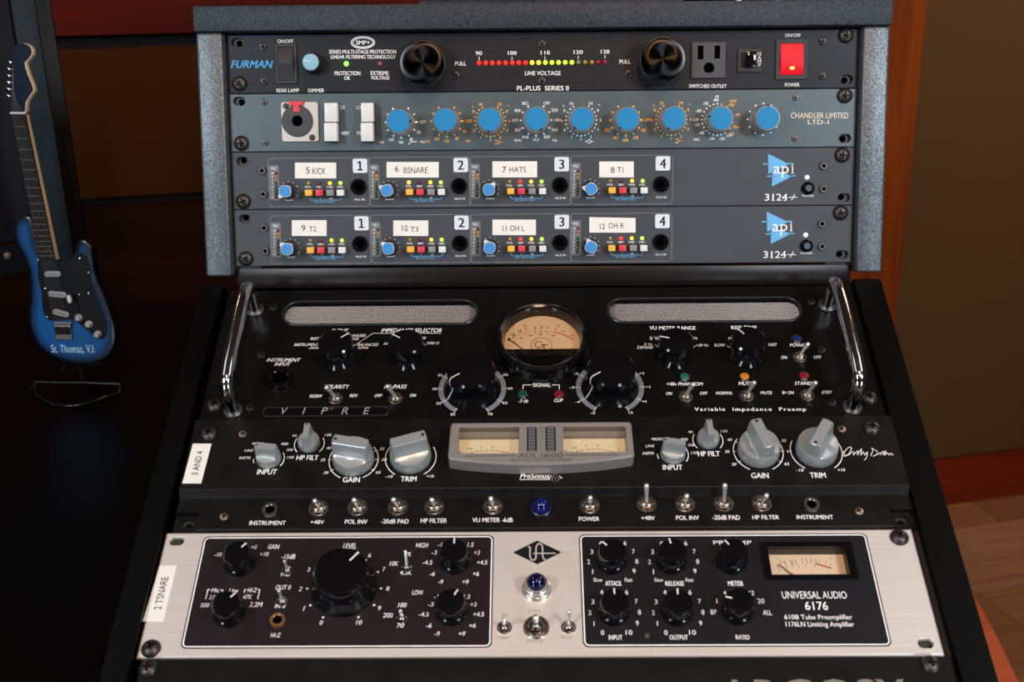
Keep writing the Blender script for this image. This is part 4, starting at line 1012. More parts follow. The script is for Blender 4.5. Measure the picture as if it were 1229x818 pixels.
# chrome handles
for sx, P0, P1 in ((-1, (309,372), (281,493)), (1, (996,366.5), (1024,489))):
    a, b_ = u.p(*P0), u.p(*P1); X = sx*218.3; y0, y1 = a.y, b_.y; Hh = 33
    pts = [(X,y0,-.5),(X,y0,12),(X,y0,Hh-13)]+[(X, y0-9*(1-cos(RD(t)))-0, Hh-13+9.5*sin(RD(t))+0) for t in (20,45,70,90)]+[(X,y0-20,Hh-2),(X,(y0+y1)/2,Hh-1.5),(X,y1+20,Hh-2)]+[(X, y1+9*(1-cos(RD(t))), Hh-13+9.5*sin(RD(t))) for t in (90,70,45,20)]+[(X,y1,Hh-13),(X,y1,12),(X,y1,-.5)]
    b = MB(); b.tube(smooth_path(pts, 4), 4.9, 24); h_ = u.add('chrome_handle', b, CHROME)
    for yy in (y0, y1): b = MB(); b.lathe([(6.8,0),(6.8,1.2),(6.2,1.8),(4.9,1.8)], 24, X, yy); u.add('handle_collar', b, DSCREW, h_)
for x, y in ((328,369),(314,426),(300,489.5),(973.5,362),(986,420),(998.4,483.3)): small_screw(u, x, y, mat('bronze_screw', (.05,.04,.033), .7, .35), r=3.1)
rack_screw(u, 256.6, 485); rack_screw(u, 1043.6, 476)
# knobs
def vprof(b): b.lathe([(11.8,0),(11.9,.8),(9.4,4.0),(7.9,8),(7.3,11.0),(8.0,11.8),(12.2,12.6),(12.8,13.2),(12.6,18.6),(11.4,19.8),(8,20.1),(0,20.2)], 48)
for x, y, a_ in ((402,409,40),(487,409,146),(812,407,165),(899.4,405.6,128)):
    q = u.p(x, y, 20); q.z = 0
    k = u.put('selector_knob', shared('vipre_knob', vprof), BLKG, q, rz=RD(a_)); u.put('pointer', shared('vptr', lambda b: b.box(5.2,12.3,-.42,.42,19.0,20.35,.1)), WHITEP, (0,0,0), k)
def vbig(b): b.lathe([(20.2,0),(20.3,.8),(18.2,3.4),(15.8,7.6),(14.8,12),(16.0,13.2),(17.2,14.8),(17.1,20),(15.8,21.6),(10,22.2),(0,22.4)], 64)
SCALEG = mat('silver_scale_ring', (.21,.24,.27), .3, .45)
for (bx, by), lab, rg in (((566.9,466.3), ('35','30','25','20','70','65','60','55'), 0), ((732,464.5), ('-2','-3','-4','-5','+5','+4','+3','+2'), 1)):
    q = u.p(bx, by, 0)
    r0, r1 = 20.8, 24.4
    for A0, A1 in ((-61, 43), (137, 241)):
        P_ = arcp(q.x, q.y, r1, A0, A1, 24)+arcp(q.x, q.y, r0, A1, A0, 24); b = MB(); b.plate(P_, [], -.02, .12); u.add('scale_ring', b, SCALEG, smooth=0)
    for a_, s in zip((151,180,210,241,-61,-30,0,29), lab):
        u.ink(INKW).stroke([(q.x+r0*cos(RD(a_)), q.y+r0*sin(RD(a_))), (q.x+(r1+.8)*cos(RD(a_)), q.y+(r1+.8)*sin(RD(a_)))], .35, .2)
        u.tl(s, q.x+27.2*cos(RD(a_)), q.y+26.8*sin(RD(a_)), 3.4, 2.2, bold=.02)
    k = u.put('large_knob', shared('vipre_big', vbig), BLKG, (q.x, q.y, 0), rz=RD(211), label='large black knob with white pointer line')
    def vp2(b): b.tube([(9,0,22.5),(15.7,0,21.9),(17.3,0,20.2),(17.4,0,14.8),(16.2,0,13.2),(15.1,0,11.6),(16.1,0,7.6),(18.5,0,3.4),(20.5,0,.9)], .38, 6)
    u.put('pointer', shared('vptr2', vp2), WHITEP, (0,0,0), k)
for bp, tp_ in (((402.6,476),(390.4,463)), ((474.7,476),(463.7,461.6)), ((823,473.5),(832.9,459.4)), ((896.4,472.8),(906.2,457)), ((969,472),(980,457.4)), ((960,426.4),(970.8,411))):
    toggle(u, bp, tp_, 4.2, 0, 12.5, 1.8)
for x, y, c in ((821.6,452,(.01,.10,.09)),(893.5,452,(.50,.18,.01)),(964.9,451.3,(.20,.005,.012)),(956.3,406.8,(.008,.02,.12)),(627.5,473.5,(.005,.06,.05)),(671,473.5,(.16,.005,.01))):
    led(u, x, y, 3.3, c, False, ring=True)
q = u.p(336.6, 456.5)
jack(u, (q.x, q.y, 0), 9.3, 5.6, BLKG, 'instrument_jack', 4.5)
I = dict(shear=.3, bold=.02)
u.t('INPUT', 398, 418.5, 394.6, 398.6, **I); u.t('IMPEDANCE SELECTOR', 457.5, 530, 394, 398.6, **I); u.lines([(502,399.8),(529,399.8)], .4)
u.lines([(422,416.7),(447.5,399.9),(474,399.9),(481.5,404.5)], .35)
u.t('INST', 372.5, 383, 404.5, 408, **I); u.t('INSTRUMENT', 353, 383, 411.8, 415.3, **I); u.t('-20dB', 370, 384, 416, 418.6, **I)
u.t('BALANCED', 414, 439, 401, 404.2, **I); u.t('BRIDGE', 414, 431, 405, 408, **I); u.t('BALANCED', 429, 454, 411.8, 415.2, **I); u.t('XFMR', 429, 442, 416, 418.6, **I)
u.t('30', 460, 465.5, 411, 413.6, **I); u.t('300', 505, 511, 404, 407, **I); u.t('2400 O', 511.5, 527, 410, 413.2, **I); u.lines([(508,415.5),(510.5,413.5)], .3)
u.t('INSTRUMENT', 320, 361, 429.8, 434, **I); u.t('INPUT', 329.5, 349, 435, 438.8, **I)
u.t('POLARITY', 389, 419.5, 461.5, 466.2, **I); u.t('HI-PASS', 461, 488.5, 461.5, 466.2, **I)
u.t('NORM', 371.5, 386.5, 473.2, 477, **I); u.t('REV', 419.5, 429.8, 472.8, 476.6, **I); u.t('OFF', 449.5, 459, 472.8, 476.4, **I); u.t('ON', 492, 499.5, 472.5, 476.2, **I)
u.t('0 VU', 632, 646, 452.3, 457.2, bold=.02); u.t('= +4 dBm', 648, 668, 454, 457.4, **I); u.t('SIGNAL', 639.5, 661, 459.6, 464.2, bold=.02)
u.lines([(627.8,467),(627.8,461.8),(638,461.8)], .45); u.lines([(662.5,461.8),(671.2,461.8),(671.2,467)], .45)
u.t('-3 dB', 622, 634, 479.5, 483, **I); u.t('CLIP', 665, 676, 478.3, 482.3, **I)
u.t('VU METER RANGE', 779.5, 835, 391.3, 395.6, bold=.02); u.t('0 Vu', 779.8, 793, 403.6, 408, bold=.01); u.t('0 Vu', 773, 783, 411.6, 414.2, **I); u.t('EXPAND', 764.5, 784, 415, 418.5, **I)
u.t('+20 Vu', 828, 837, 404, 407.2, **I); u.t('+30 Vu', 835.5, 850, 412.5, 415.8, **I); u.lines([(786,413.5),(790,416.5)], .3); u.lines([(832,417),(835,414.5)], .3)
u.t('RISE TIME', 877.5, 908.5, 390.8, 395.2, bold=.02); u.t('M', 873.8, 878.5, 404.5, 407.5, **I); u.t('SLOW', 857, 870.5, 412.3, 415.8, **I); u.t('FAST', 922, 933, 411.8, 415.3, **I); u.lines([(872,415),(877,417)], .3)
u.t('POWER', 947.5, 968.5, 412.2, 416, **I); u.t('ON', 937.5, 945, 427, 430.8, **I); u.t('OFF', 976.5, 986, 426.6, 430.3, **I)
u.t('+48v PHANTOM', 800, 844, 458.6, 462.6, **I); u.t('ON', 799.5, 807, 470.3, 474, **I); u.t('OFF', 840, 849.5, 469.9, 473.5, **I)
u.t('MUTE', 886, 904, 458, 462.2, **I); u.t('NORMAL', 859, 879, 469.8, 473.3, **I); u.t('MUTE', 912.5, 927, 469.4, 473, **I)
u.t('STANDBY', 953.5, 982, 457.8, 461.8, **I); u.t('B+ ON', 938.5, 953, 469.2, 472.8, **I); u.t('STBY', 986, 999, 468.8, 472.4, **I)
u.t('Variable  Impedance  Preamp', 833.5, 967.5, 488.8, 494.3, bold=.03, space=1.25)
for x, y in ((505,442),(519,432)): pass
# recessed name plate
A, B = u.p(314, 500), u.p(468, 487.2)
b = MB(); b.plate(rrect(A.x, B.x, A.y, B.y, (B.y-A.y)/2-.05, 6), [rrect(A.x+.9, B.x-.9, A.y+.9, B.y-.9, (B.y-A.y)/2-1, 6)], -.05, .5, .25, .2); npl = u.add('name_plate', b, mat('bronze_trim', (.045,.04,.036), .6, .35))
b = MB(); b.plate(rrect(A.x+.9, B.x-.9, A.y+.9, B.y-.9, (B.y-A.y)/2-1, 6), [], -.02, .12); u.add('plate_field', b, BLKG, npl)
b = MB()
for s, x in (('V',341.5),('I',365),('P',389.5),('R',414),('E',440)): u.t(s, x-(3.8 if s != 'I' else 1.6), x+(3.8 if s != 'I' else 1.6), 489, 497, mb=b, bold=.0, shear=.2, dz=.3)
u.add('lettering', b, INKG, npl, smooth=0)
u.finish()

# ---------------- black dual preamp with silver knobs, 2U
u = Unit('silver_knob_dual_preamp', 'black two channel preamp with silver winged knobs and twin cream meters in a silver badge', 'audio unit', FL, -133.35-44.45)
HU = 6.0; h2 = 44.2
yb = u.p(650, 585.5, HU).y; ye = -h2
# body: raised upper plate, bevel, recessed lower shelf
b = MB(); prof = [(h2,-3),(h2,HU-.6),(h2-.6,HU),(yb+1.0,HU),(yb+.2,HU-.3),(yb-2.6,1.6),(yb-3.4,1.0),(ye+1.6,1.0),(ye+.7,.6),(ye,-.6),(ye,-3)]
WX = 226.0
def seg(b, x0, x1, pf): b.loft([[(x0, y, z) for y, z in pf], [(x1, y, z) for y, z in pf]])
yn = u.p(1075, 611, 1).y
seg(b, -WX, WX, prof)
body_ = u.add('front_panel', b, PADL, smooth=20)
for s in (-1, 1):
    x0, x1 = sorted((s*WX, s*241.3))
    b = MB(); seg(b, x0, x1, [(h2,-3),(h2,HU-.6),(h2-.6,HU),(yb+1.0,HU),(yb+.2,HU-.3),(yb-2.6,1.6),(yb-3.4,1.0),(yn,1.0),(yn,-3)]); u.add('panel_end', b, PADL, smooth=20)
    sx = s*233
    b = MB(); b.plate([(x0,ye),(x1,ye),(x1,yn-.3),(x0,yn-.3)], [rrect(sx-4.6, sx+4.6, yn-9.5, yn-3.4, 3.0, 4)], -3.4, -1.5, .2); u.add('rack_ear', b, PADL)
c = MB(); c.box(-214, 214, -h2+1, h2-1, -60, -5.5); u.add('chassis', c, STEEL)
rack_screw(u, 250, 519, h=HU); rack_screw(u, 1047, 512, h=HU)
COPS = mat('coppery_steel_screw', (.42,.33,.27), .9, .3)
for x, y, h in ((291.5,521,HU),(1010,515,HU),(269,620,1),(1031,613.5,1)): small_screw(u, x, y, COPS, r=3.0, h=h)
WR = 13.9
def wing(b, R=13.9, Hb=8.0, Ht=20.5):
    lv = [(0,R,R),(.6,R*1.01,R),(Hb-1.2,R*.98,R),(Hb,R*.95,R*.93),(Hb+.35,R*.935,R*.50),(Hb+1.2,R*.93,R*.40),(Hb+4,R*.92,R*.345),(Ht-3,R*.90,R*.30),(Ht-.7,R*.885,R*.285),(Ht,R*.85,R*.25)]
    N_ = 48; loops = []
    for z, rr, w in lv:
        lp = []
        for i in range(N_):
            t = 2*pi*i/N_; x, y = rr*cos(t), rr*sin(t)
            if w < rr*.98:
                # clamp to the strip, re-spacing the points
                ph = math.asin(w/rr); k_ = (t % pi); lp_t = t
                x = max(-w, min(w, x))
                if abs(rr*cos(t)) > w: y = math.copysign(abs(sin(t))/sin(math.acos(w/rr))*math.sqrt(rr*rr-w*w), sin(t)) if abs(sin(t)) > 1e-6 else 0
            lp.append((x, y, z - (0.0 if z < Hb+2 else 0.0)))
        loops.append(lp)
    b.loft(loops)
KDOT = mat('knob_black_dot', (.01,.01,.01), 0, .5)
def wknob(px, py, R, Ht, ang, label, name='winged_knob'):
    q = u.p(px, py, HU); Hb = 8.0*R/13.9+1.0
    k = u.put(name, shared('wing_%.1f' % R, lambda b: wing(b, R, Hb, Ht), 28), SILV, (q.x, q.y, HU), rz=RD(ang-90), label=label)
    u.put('position_dot', shared('wdot_%.1f' % R, lambda b: b.disc(0, R*.72, R*.065+.25, Ht+.05, 12), 0), KDOT, (0,0,0), k)
    return q
def arcmark(q, R, a0, a1): u.ink(INKW).stroke(arcp(q.x, q.y, R, a0, a1, 20), .55, HU+.12)
def scale(q, R, items, sz=2.3, tick=True):
    for a_, s in items:
        if tick: u.ink(INKW).stroke([(q.x+(R-1.8)*cos(RD(a_)), q.y+(R-1.8)*sin(RD(a_))), (q.x+(R+.9)*cos(RD(a_)), q.y+(R+.9)*sin(RD(a_)))], .4, HU+.12)
        u.tl(s, q.x+(R+4.2)*cos(RD(a_)), q.y+(R+3.4)*sin(RD(a_)), sz*.72*len(s), sz, z=HU+.12, bold=.02, shear=.2)
for gx, ang, lab in (((424.5,551.5), 169, 'silver gain knob, left channel'), ((910,541.5), 105, 'silver gain knob, right channel')):
    q = wknob(*gx, 13.9, 21, ang, lab); arcmark(q, 16.6, 180, 243); arcmark(q, 16.6, -63, 40); arcmark(q, 16.6, 140, 180)
    scale(q, 16.6, [(180,'35'),(212,'30'),(-32,'65'),(0,'60'),(27,'55'),(150,'40')])
for gx, ang, lab in (((493,548.5), 18, 'silver trim knob, left channel'), ((979.5,541), 238, 'silver trim knob, right channel')):
    q = wknob(*gx, 13.9, 21, ang, lab); arcmark(q, 17.2, 150, 236); arcmark(q, 17.2, -56, 30)
    u.tl('-10', q.x-13.5, q.y-15.8, 5, 2.3, z=HU+.12, bold=.02, shear=.2); u.tl('+10', q.x+14, q.y-15.8, 5, 2.3, z=HU+.12, bold=.02, shear=.2)
for gx, ang in (((371.3,532.5), 90), ((849.5,528), 90)):
    q = wknob(*gx, 7.5, 15, ang, None, 'small_winged_knob'); arcmark(q, 10.2, 150, 222); arcmark(q, 10.2, -42, 30)
    u.tl('40', q.x-11.2, q.y+7.2, 3.2, 2.0, z=HU+.12, bold=.02); u.tl('120', q.x+12, q.y+7.6, 4.4, 2.0, z=HU+.12, bold=.02)
for gx, ang in (((322.8,550.5), 172), ((807.5,545), 170)):
    q = wknob(*gx, 8.4, 15, ang, None, 'small_winged_knob'); arcmark(q, 10.4, 178, 200); arcmark(q, 10.4, -35, 30)
    for s, ax, ay in (('INSTR',-16.5,1.0),('LINE',-14.8,7.2),('MICRO',-9.5,13)): u.tl(s, q.x+ax, q.y+ay, 1.55*len(s), 2.1, z=HU+.12, bold=.02, shear=.2)
    for s, ax, ay in (('150',14.5,1.2),('300',13,7.6),('900',9,12.6)): u.tl(s, q.x+ax, q.y+ay, 4.6, 2.1, z=HU+.12, bold=.02, shear=.2)
T2 = lambda s, x0, x1, y0, y1, **k: u.t(s, x0, x1, y0, y1, h=HU, bold=.03, **k)
T2('INPUT', 308.5, 332.5, 563, 569, shear=.1); T2('HP FILT', 355.8, 382.5, 546.2, 551.8, shear=.1); T2('GAIN', 411.5, 432, 572.3, 578.6); T2('TRIM', 481, 500, 571.5, 577.6)
T2('INPUT', 795.5, 819, 557.6, 563.6); T2('HP FILT', 837.5, 864, 541.3, 547.2); T2('GAIN', 901.5, 922.5, 567.3, 573.6); T2('TRIM', 972, 991, 567, 573.2)
# signature
sg = [(1013,541),(1011,545),(1014,547.5),(1019,544),(1022,537.5),(1019,536.5),(1015,540),(1013,545),(1018,546),(1023,542),(1025,543),(1024,546),(1028,542),(1030,541),(1029,546),(1034,538),(1033,546),(1036,542),(1038,546),(1041,542),(1040,549),(1037,552)]
u.ink(INKW).stroke(smooth_path([(u.p(x,y,HU).x, u.p(x,y,HU).y, 0) for x, y in sg], 3), .42, HU+.12)
sg = [(1045,547),(1048,539),(1046,538),(1052,541),(1053,545),(1047,547.5),(1055,544),(1058,543),(1056,546.5),(1060,541),(1060,546),(1063,540),(1062,546),(1065,543),(1067,546),(1069,543.5),(1071,546),(1072,545)]
u.ink(INKW).stroke(smooth_path([(u.p(x,y,HU).x, u.p(x,y,HU).y, 0) for x, y in sg], 3), .42, HU+.12)
# badge with two meters
hb = HU+11.0
def bp(px, py, h=hb): v = u.p(px, py, h); return (v.x, v.y)
TLb, TRb, BLb, BRb = bp(541,506.5), bp(757.5,505), bp(537.5,550), bp(761.5,547)
mid = bp(649.5, 557.5)
out_ = [(TLb[0], TLb[1]-2), (TLb[0]+1.2, TLb[1]), (TRb[0]-1.2, TRb[1]), (TRb[0], TRb[1]-2), (BRb[0], BRb[1]+2), (BRb[0]-1.2, BRb[1])]
N_ = 14
for i in range(1, N_):
    t = i/N_; x = BRb[0]+(BLb[0]-BRb[0])*t; out_.append((x, BRb[1]+(BLb[1]-BRb[1])*t-(min(BRb[1],BLb[1])-mid[1])*4*t*(1-t)))
out_ += [(BLb[0]+1.2, BLb[1]), (BLb[0], BLb[1]+2)]
w1 = (bp(549.5,543.5), bp(623,511)); w2 = (bp(676.5,542), bp(750.5,510)); l1 = (bp(632.5,541), bp(644,511)); l2 = (bp(655,541), bp(666.5,510.5))
def rr(w, r=.8): return rrect(w[0][0], w[1][0], w[0][1], w[1][1], r, 3)
b = MB(); b.plate(out_, [rr(w1), rr(w2), rr(l1, 1.2), rr(l2, 1.2)], HU, hb, 1.1, .35)
bad = u.add('meter_badge', b, BADGE, smooth=25, label='champagne silver badge holding twin meters')
for w, flip in ((w1, 0), (w2, 1)):
    x0, x1, y0, y1 = w[0][0]-.5, w[1][0]+.5, w[0][1]-.5, w[1][1]+.5
    b = MB(); b.box(x0, x1, y0, y1, HU+.3, HU+1.5); f = u.add('meter_face', b, mat('ivory_meter_backlit', (.86,.78,.54), 0, .6, emit=(.9,.75,.4), es=.10), bad)
    b = MB(); b.loft([[(x0,y1-4.6,HU+1.5),(x0,y1-4.6,HU+4.6),(x0,y1+.2,HU+4.6),(x0,y1+.2,HU+1.5)], [(x1,y1-4.6,HU+1.5),(x1,y1-4.6,HU+4.6),(x1,y1+.2,HU+4.6),(x1,y1+.2,HU+1.5)]]); u.add('meter_hood', b, mat('grey_meter_hood', (.30,.29,.26), 0, .5), bad)
    dk = MB(); rd = MB(); cxm = (x0+x1)/2; zc = HU+1.6; Rr = 30; cym = y0-18+6.0
    for j, a_ in enumerate(range(128, 51, -7)):
        m = dk if j < 8 else rd
        m.stroke([(cxm+Rr*cos(RD(a_)), cym+Rr*.66*sin(RD(a_))+3), (cxm+(Rr-2)*cos(RD(a_)), cym+(Rr-2)*.66*sin(RD(a_))+3)], .3, zc)
        if j % 2 == 0: u.tl(['20','10','7','5','3','1'][j//2], cxm+(Rr+2)*cos(RD(a_)), cym+(Rr+2.5)*.66*sin(RD(a_))+3.4, 2.6, 1.7, z=zc, mb=m)
    dk.stroke([(cxm+(Rr-2)*cos(RD(a_)), cym+(Rr-2)*.66*sin(RD(a_))+3) for a_ in range(128, 79, -6)], .25, zc); rd.stroke([(cxm+(Rr-2)*cos(RD(a_)), cym+(Rr-2)*.66*sin(RD(a_))+3) for a_ in range(79, 51, -6)], .5, zc)
    u.add('dial_print', dk, INKK, bad, smooth=0); u.add('dial_red_zone', rd, mat('orange_dial_print', (.65,.22,.06), 0, .6), bad, smooth=0)
    b = MB(); b.box(x0+.3, x1-.3, y0+.3, y1-.3, hb-1.6, hb-1.2); u.add('meter_glass', b, GLASS, bad)
for w in (l1, l2):
    x0, x1, y0, y1 = w[0][0], w[1][0], w[0][1], w[1][1]
    b = MB(); b.box(x0-.4, x1+.4, y0-.4, y1+.4, hb-3, hb-1.0); u.add('light_bar', b, BLK, bad)
    for j in range(8):
        yy = y0+(y1-y0)*(j+.5)/8; b = MB(); b.box(x0+.9, x1-.9, yy-1.05, yy+1.05, hb-1.0, hb-.5, .15); u.add('light_segment', b, mat('grey_light_segment', (.10,.10,.095), 0, .4), bad)
IB = mat('brown_black_ink', (.05,.035,.03), 0, .6)
b = MB(); A, B = bp(622,549.3), bp(676,543.2)
u.tl('ADL', A[0]+6.5, (A[1]+B[1])/2, 12.5, 3.9, z=hb+.1, mb=b, bold=.0); u.tl('600', B[0]-6.2, (A[1]+B[1])/2, 11.8, 3.9, z=hb+.1, mb=b, bold=.0)
b.stroke(circ(A[0]+16.6, (A[1]+B[1])/2, 1.8, 16), .3, hb+.1, True); u.tl('R', A[0]+16.6, (A[1]+B[1])/2, 1.3, 1.8, z=hb+.1, mb=b)
b.stroke([bp(558,547.2), bp(620,546.3)], .5, hb+.1); b.stroke([bp(678,546.0), bp(742,545.6)], .5, hb+.1)
A, B = bp(612,553), bp(686,550.3); u.tl('HIGH VOLTAGE TUBE PREAMP', (A[0]+B[0])/2, (A[1]+B[1])/2, B[0]-A[0], 1.7, z=hb+.1, mb=b, bold=.0)
for i, ch in enumerate(('24','18','15','12','9','6','3')):
    X, Y = bp(649.5, 513.5+4.2*i); u.tl(ch, X, Y, 3.0, 1.4, z=hb+.1, mb=b)
u.add('badge_print', b, IB, bad, smooth=0)
T2('PreSonus', 624, 659.5, 567.7, 574.2, shear=.3); u.lines([(623.5,575.4),(660,575.4)], .4, h=HU)
u.lines([(659,575),(661.5,570),(663,577.5),(665,567),(666.5,579),(668.5,566.8),(670,578),(671.5,570.5),(673,573.5),(675,573)], .5, h=HU)
# lower shelf
q = u.p(324.5, 613.5, 1); jack(u, (q.x, q.y, 1), 5.6, 3.1, NICKEL, 'nickel_jack', 3.0)
q = u.p(973.5, 607, 1); jack(u, (q.x, q.y, 1), 5.6, 3.1, NICKEL, 'nickel_jack', 3.0)
for bpx, tpx in (((382,607.5),(377.3,599.8)),((428.7,607),(424.5,599)),((477,606.5),(471.5,598.3)),((521,606),(518,598.8)),((591.5,605.5),(588.7,597)),((708,604.5),(708.5,596)),((776,602.5),(775.8,580)),((822.5,602.5),(824.3,594)),((869,602),(870,579.5)),((914.5,602),(920.5,593.5))):
    toggle(u, bpx, tpx, 5.3, 1.0, 14.5, 1.75)
q = u.p(649.5, 610, 1)
o = u.put('pilot_lamp', shared('pilot_collar', lambda b: b.lathe([(7.2,0),(7.0,1.4),(6.2,2.0),(5.6,1.8)], 32, cap1=False)), BLK, (q.x, q.y, 1), label='dark blue domed pilot lamp')
u.put('jewel', shared('jewel_dome', lambda b: b.lathe([(5.6,.5)]+[(5.6*cos(RD(t)), 2.5+6.0*sin(RD(t))) for t in range(0, 90, 10)]+[(0,8.5)], 32)), mat('blue_jewel', (.002,.005,.055), 0, .08, emit=(0,.02,.4), es=.08), (0,0,0), o)
T3 = lambda s, x0, x1, y0, y1: u.t(s, x0, x1, y0, y1, h=1.0, bold=.03)
T3('INSTRUMENT', 299.5, 343, 624.8, 629.8); T3('+48V', 372.5, 389, 624, 628.6); T3('POL INV', 414, 441, 623.3, 628.4); T3('-20dB PAD', 457.5, 490.5, 622.8, 628); T3('HP FILTER', 505, 536.5, 622, 627.2)
T3('VU METER -6dB', 567, 615.5, 621.2, 626.4); T3('POWER', 694.7, 719.3, 620, 625); T3('+48V', 769.5, 786, 619, 623.8); T3('POL INV', 811.3, 839, 618.5, 623.7); T3('-20dB PAD', 855, 888, 618, 623.5); T3('HP FILTER', 903, 935, 618, 623); T3('INSTRUMENT', 956, 1000, 617.8, 622.8)
tp, c = tape(u, [(231.5,532.3),(254,532.3),(241.5,580),(218.8,580)], 'white label tape handwritten 3 AND 4', h=HU)
b = MB(); cx, cy = sum(p.x for p in c)/4, sum(p.y for p in c)/4; u.tl('3 AND 4', cx+.3, cy, 20, 4.4, z=HU+.4, rot=RD(90), mb=b, bold=.004); u.add('handwriting', b, INKK, tp, smooth=0)
u.finish()

# ---------------- brushed silver channel strip, 2U
u = Unit('silver_channel_strip', 'brushed silver channel strip with dark printed fields and black knobs, lowest unit in rack', 'audio unit', FL, -222.25-44.2, xc=-4.0)
h2 = 44.1
mA, mB_ = u.p(921, 693.5), u.p(1019, 653)
front_panel(u, h2*2, ALU, [slot(u, 212, 649, 9.5, 6.2), slot(u, 1111, 771.5, 9.5, 6.2), [(mA.x,mA.y),(mB_.x,mA.y),(mB_.x,mB_.y),(mA.x,mB_.y)]], ch=1.0, cz=9)
rack_screw(u, 180.5, 776.5, r=6); rack_screw(u, 1080, 643)
tp, c = tape(u, [(191.5,679),(212.5,678),(196,745.5),(171.5,745.5)], 'white label tape handwritten 2 TSNARE')
b = MB(); cx, cy = sum(p.x for p in c)/4, sum(p.y for p in c)/4; u.tl('2 TSNARE', cx+.4, cy-.2, 23, 4.6, rot=RD(90), z=.4, mb=b, bold=.004); u.add('handwriting', b, INKK, tp, smooth=0)
def field(px0, px1, y0l, y1l, mt, hole=None):
    A, B = u.p(px0[0], px0[1]), u.p(px1[0], px1[1])
    x0, x1, y0, y1 = A.x, B.x, A.y, B.y
    b = MB(); b.plate(rrect(x0, x1, y0, y1, 3.6, 6), [hole] if hole else [], -.05, .16); o = u.add('printed_field', b, mt, smooth=0)
    b = MB(); b.stroke(rrect(x0+1.1, x1-1.1, y0+1.1, y1-1.1, 2.8, 6), .75, .24, True); u.add('white_border', b, INKW, o, smooth=0)
    return x0, x1, y0, y1
def fpt(px, py): return u.p(px, py)
fxl = (u.p(230.5, 711).x, u.p(591.5, 711).x); fxr = (u.p(697.3, 711).x, u.p(1056, 711).x); fy1, fy0 = u.p(420, 642.8).y, u.p(420, 777.5).y
def field2(x0, x1, mt, hole=None):
    b = MB(); b.plate(rrect(x0, x1, fy0, fy1, 3.6, 6), [hole] if hole else [], -.05, .16); o = u.add('printed_field', b, mt, smooth=0)
    b = MB(); b.stroke(rrect(x0+1.2, x1-1.2, fy0+1.2, fy1-1.2, 2.8, 6), .8, .24, True); u.add('white_border', b, INKW, o, smooth=0)

field2(*fxl, DARKP); mh = [(mA.x,mA.y),(mB_.x,mA.y),(mB_.x,mB_.y),(mA.x,mB_.y)]; field2(*fxr, DARKG, mh)
# knobs
uk = [(9.9,0),(9.9,.6),(9.7,4.5),(9.0,5.2),(8.9,12.2),(8.2,13.4),(6,13.7),(0,13.6)]
for x, y, a_ in ((283.3,662.5,52),(269.8,723,52),(544.7,659.5,90),(540.6,720.7,62),(735,659.5,135),(807.8,659.5,102),(738,720.7,90),(814.4,721,90),(881,659.5,125),(888,719.5,165)):
    q = u.p(x, y, 13.5); q.z = 0
    k = u.put('knob', shared('ua_knob', lambda b: b.lathe(uk, 44)), BLKG, q, rz=RD(a_))
    u.put('pointer', shared('ua_ptr', lambda b: b.box(4.6,8.7,-.55,.55,12.6,13.9,.2)), WHITEP, (0,0,0), k)
    s = u.put('set_screw', shared('ua_set', lambda b: b.lathe([(.9,9.6),(.7,9.95),(0,9.95)], 10, M=Matrix.Rotation(RD(90), 4, 'X') @ Matrix.Translation((0,2.4,0)))), DSCREW, (0,0,0), k)
q = u.p(408, 684, 21); q.z = 0
k = u.put('level_knob', shared('ua_level', lambda b: b.lathe([(20.6,0),(20.7,1),(19.6,3),(17.3,8.0),(16.7,10),(17.2,18.6),(16.2,20.4),(13,21),(0,21)], 72)), BLKG, q, rz=RD(52), label='large black level knob')
u.put('pointer', shared('ua_lptr', lambda b: b.box(8.5,16.6,-.6,.6,20.0,21.25,.2)), WHITEP, (0,0,0), k)
LQ = q
for i in range(11):
    a_ = RD(-118-30.4*i); 
    u.ink(INKW).disc(q.x+23.2*cos(a_), q.y+23.2*sin(a_), .7, .24, 10); u.tl(str(i), q.x+27.4*cos(a_)*(1.0 if i not in (0,10) else .9), q.y+27.2*sin(a_), 1.9 if i < 10 else 3.6, 3.0, z=.24, bold=.01, shear=.15)
for bpx, tpx, L_, nr in (((344.8,681.5),(341,672),9,3.1), ((338.5,718.5),(334,707),9,3.1), ((488,678.5),(486.3,659.6),11,3.1), ((482,739.5),(480.5,731.5),9,3.1)):
    toggle(u, bpx, tpx, nr, .1, 9.5, 1.15, 2.4, CHROME)
toggle(u, (605.4,751), (604.5,741.5), 3.6, 0, 10, 1.3, 2.8, CHROME); toggle(u, (682.4,750.5), (683,731.2), 3.6, 0, 11.5, 1.35, 2.8, CHROME)
o = toggle(u, (643.6,749.5), (643.0,738.5), 5.0, 1.2, 12, 1.9, 4.2, CHROME, name='power_toggle')
u.put('washer', shared('big_washer', lambda b: b.lathe([(7.9,-1.2),(7.9,-.5),(7.4,0),(4,0)], 36)), NICKEL, (0,0,0), o)
q = u.p(333.4, 744.8); jack(u, (q.x, q.y, .1), 5.0, 2.9, mat('copper_jack', (.62,.30,.14), .9, .3), 'copper_jack', 2.2)
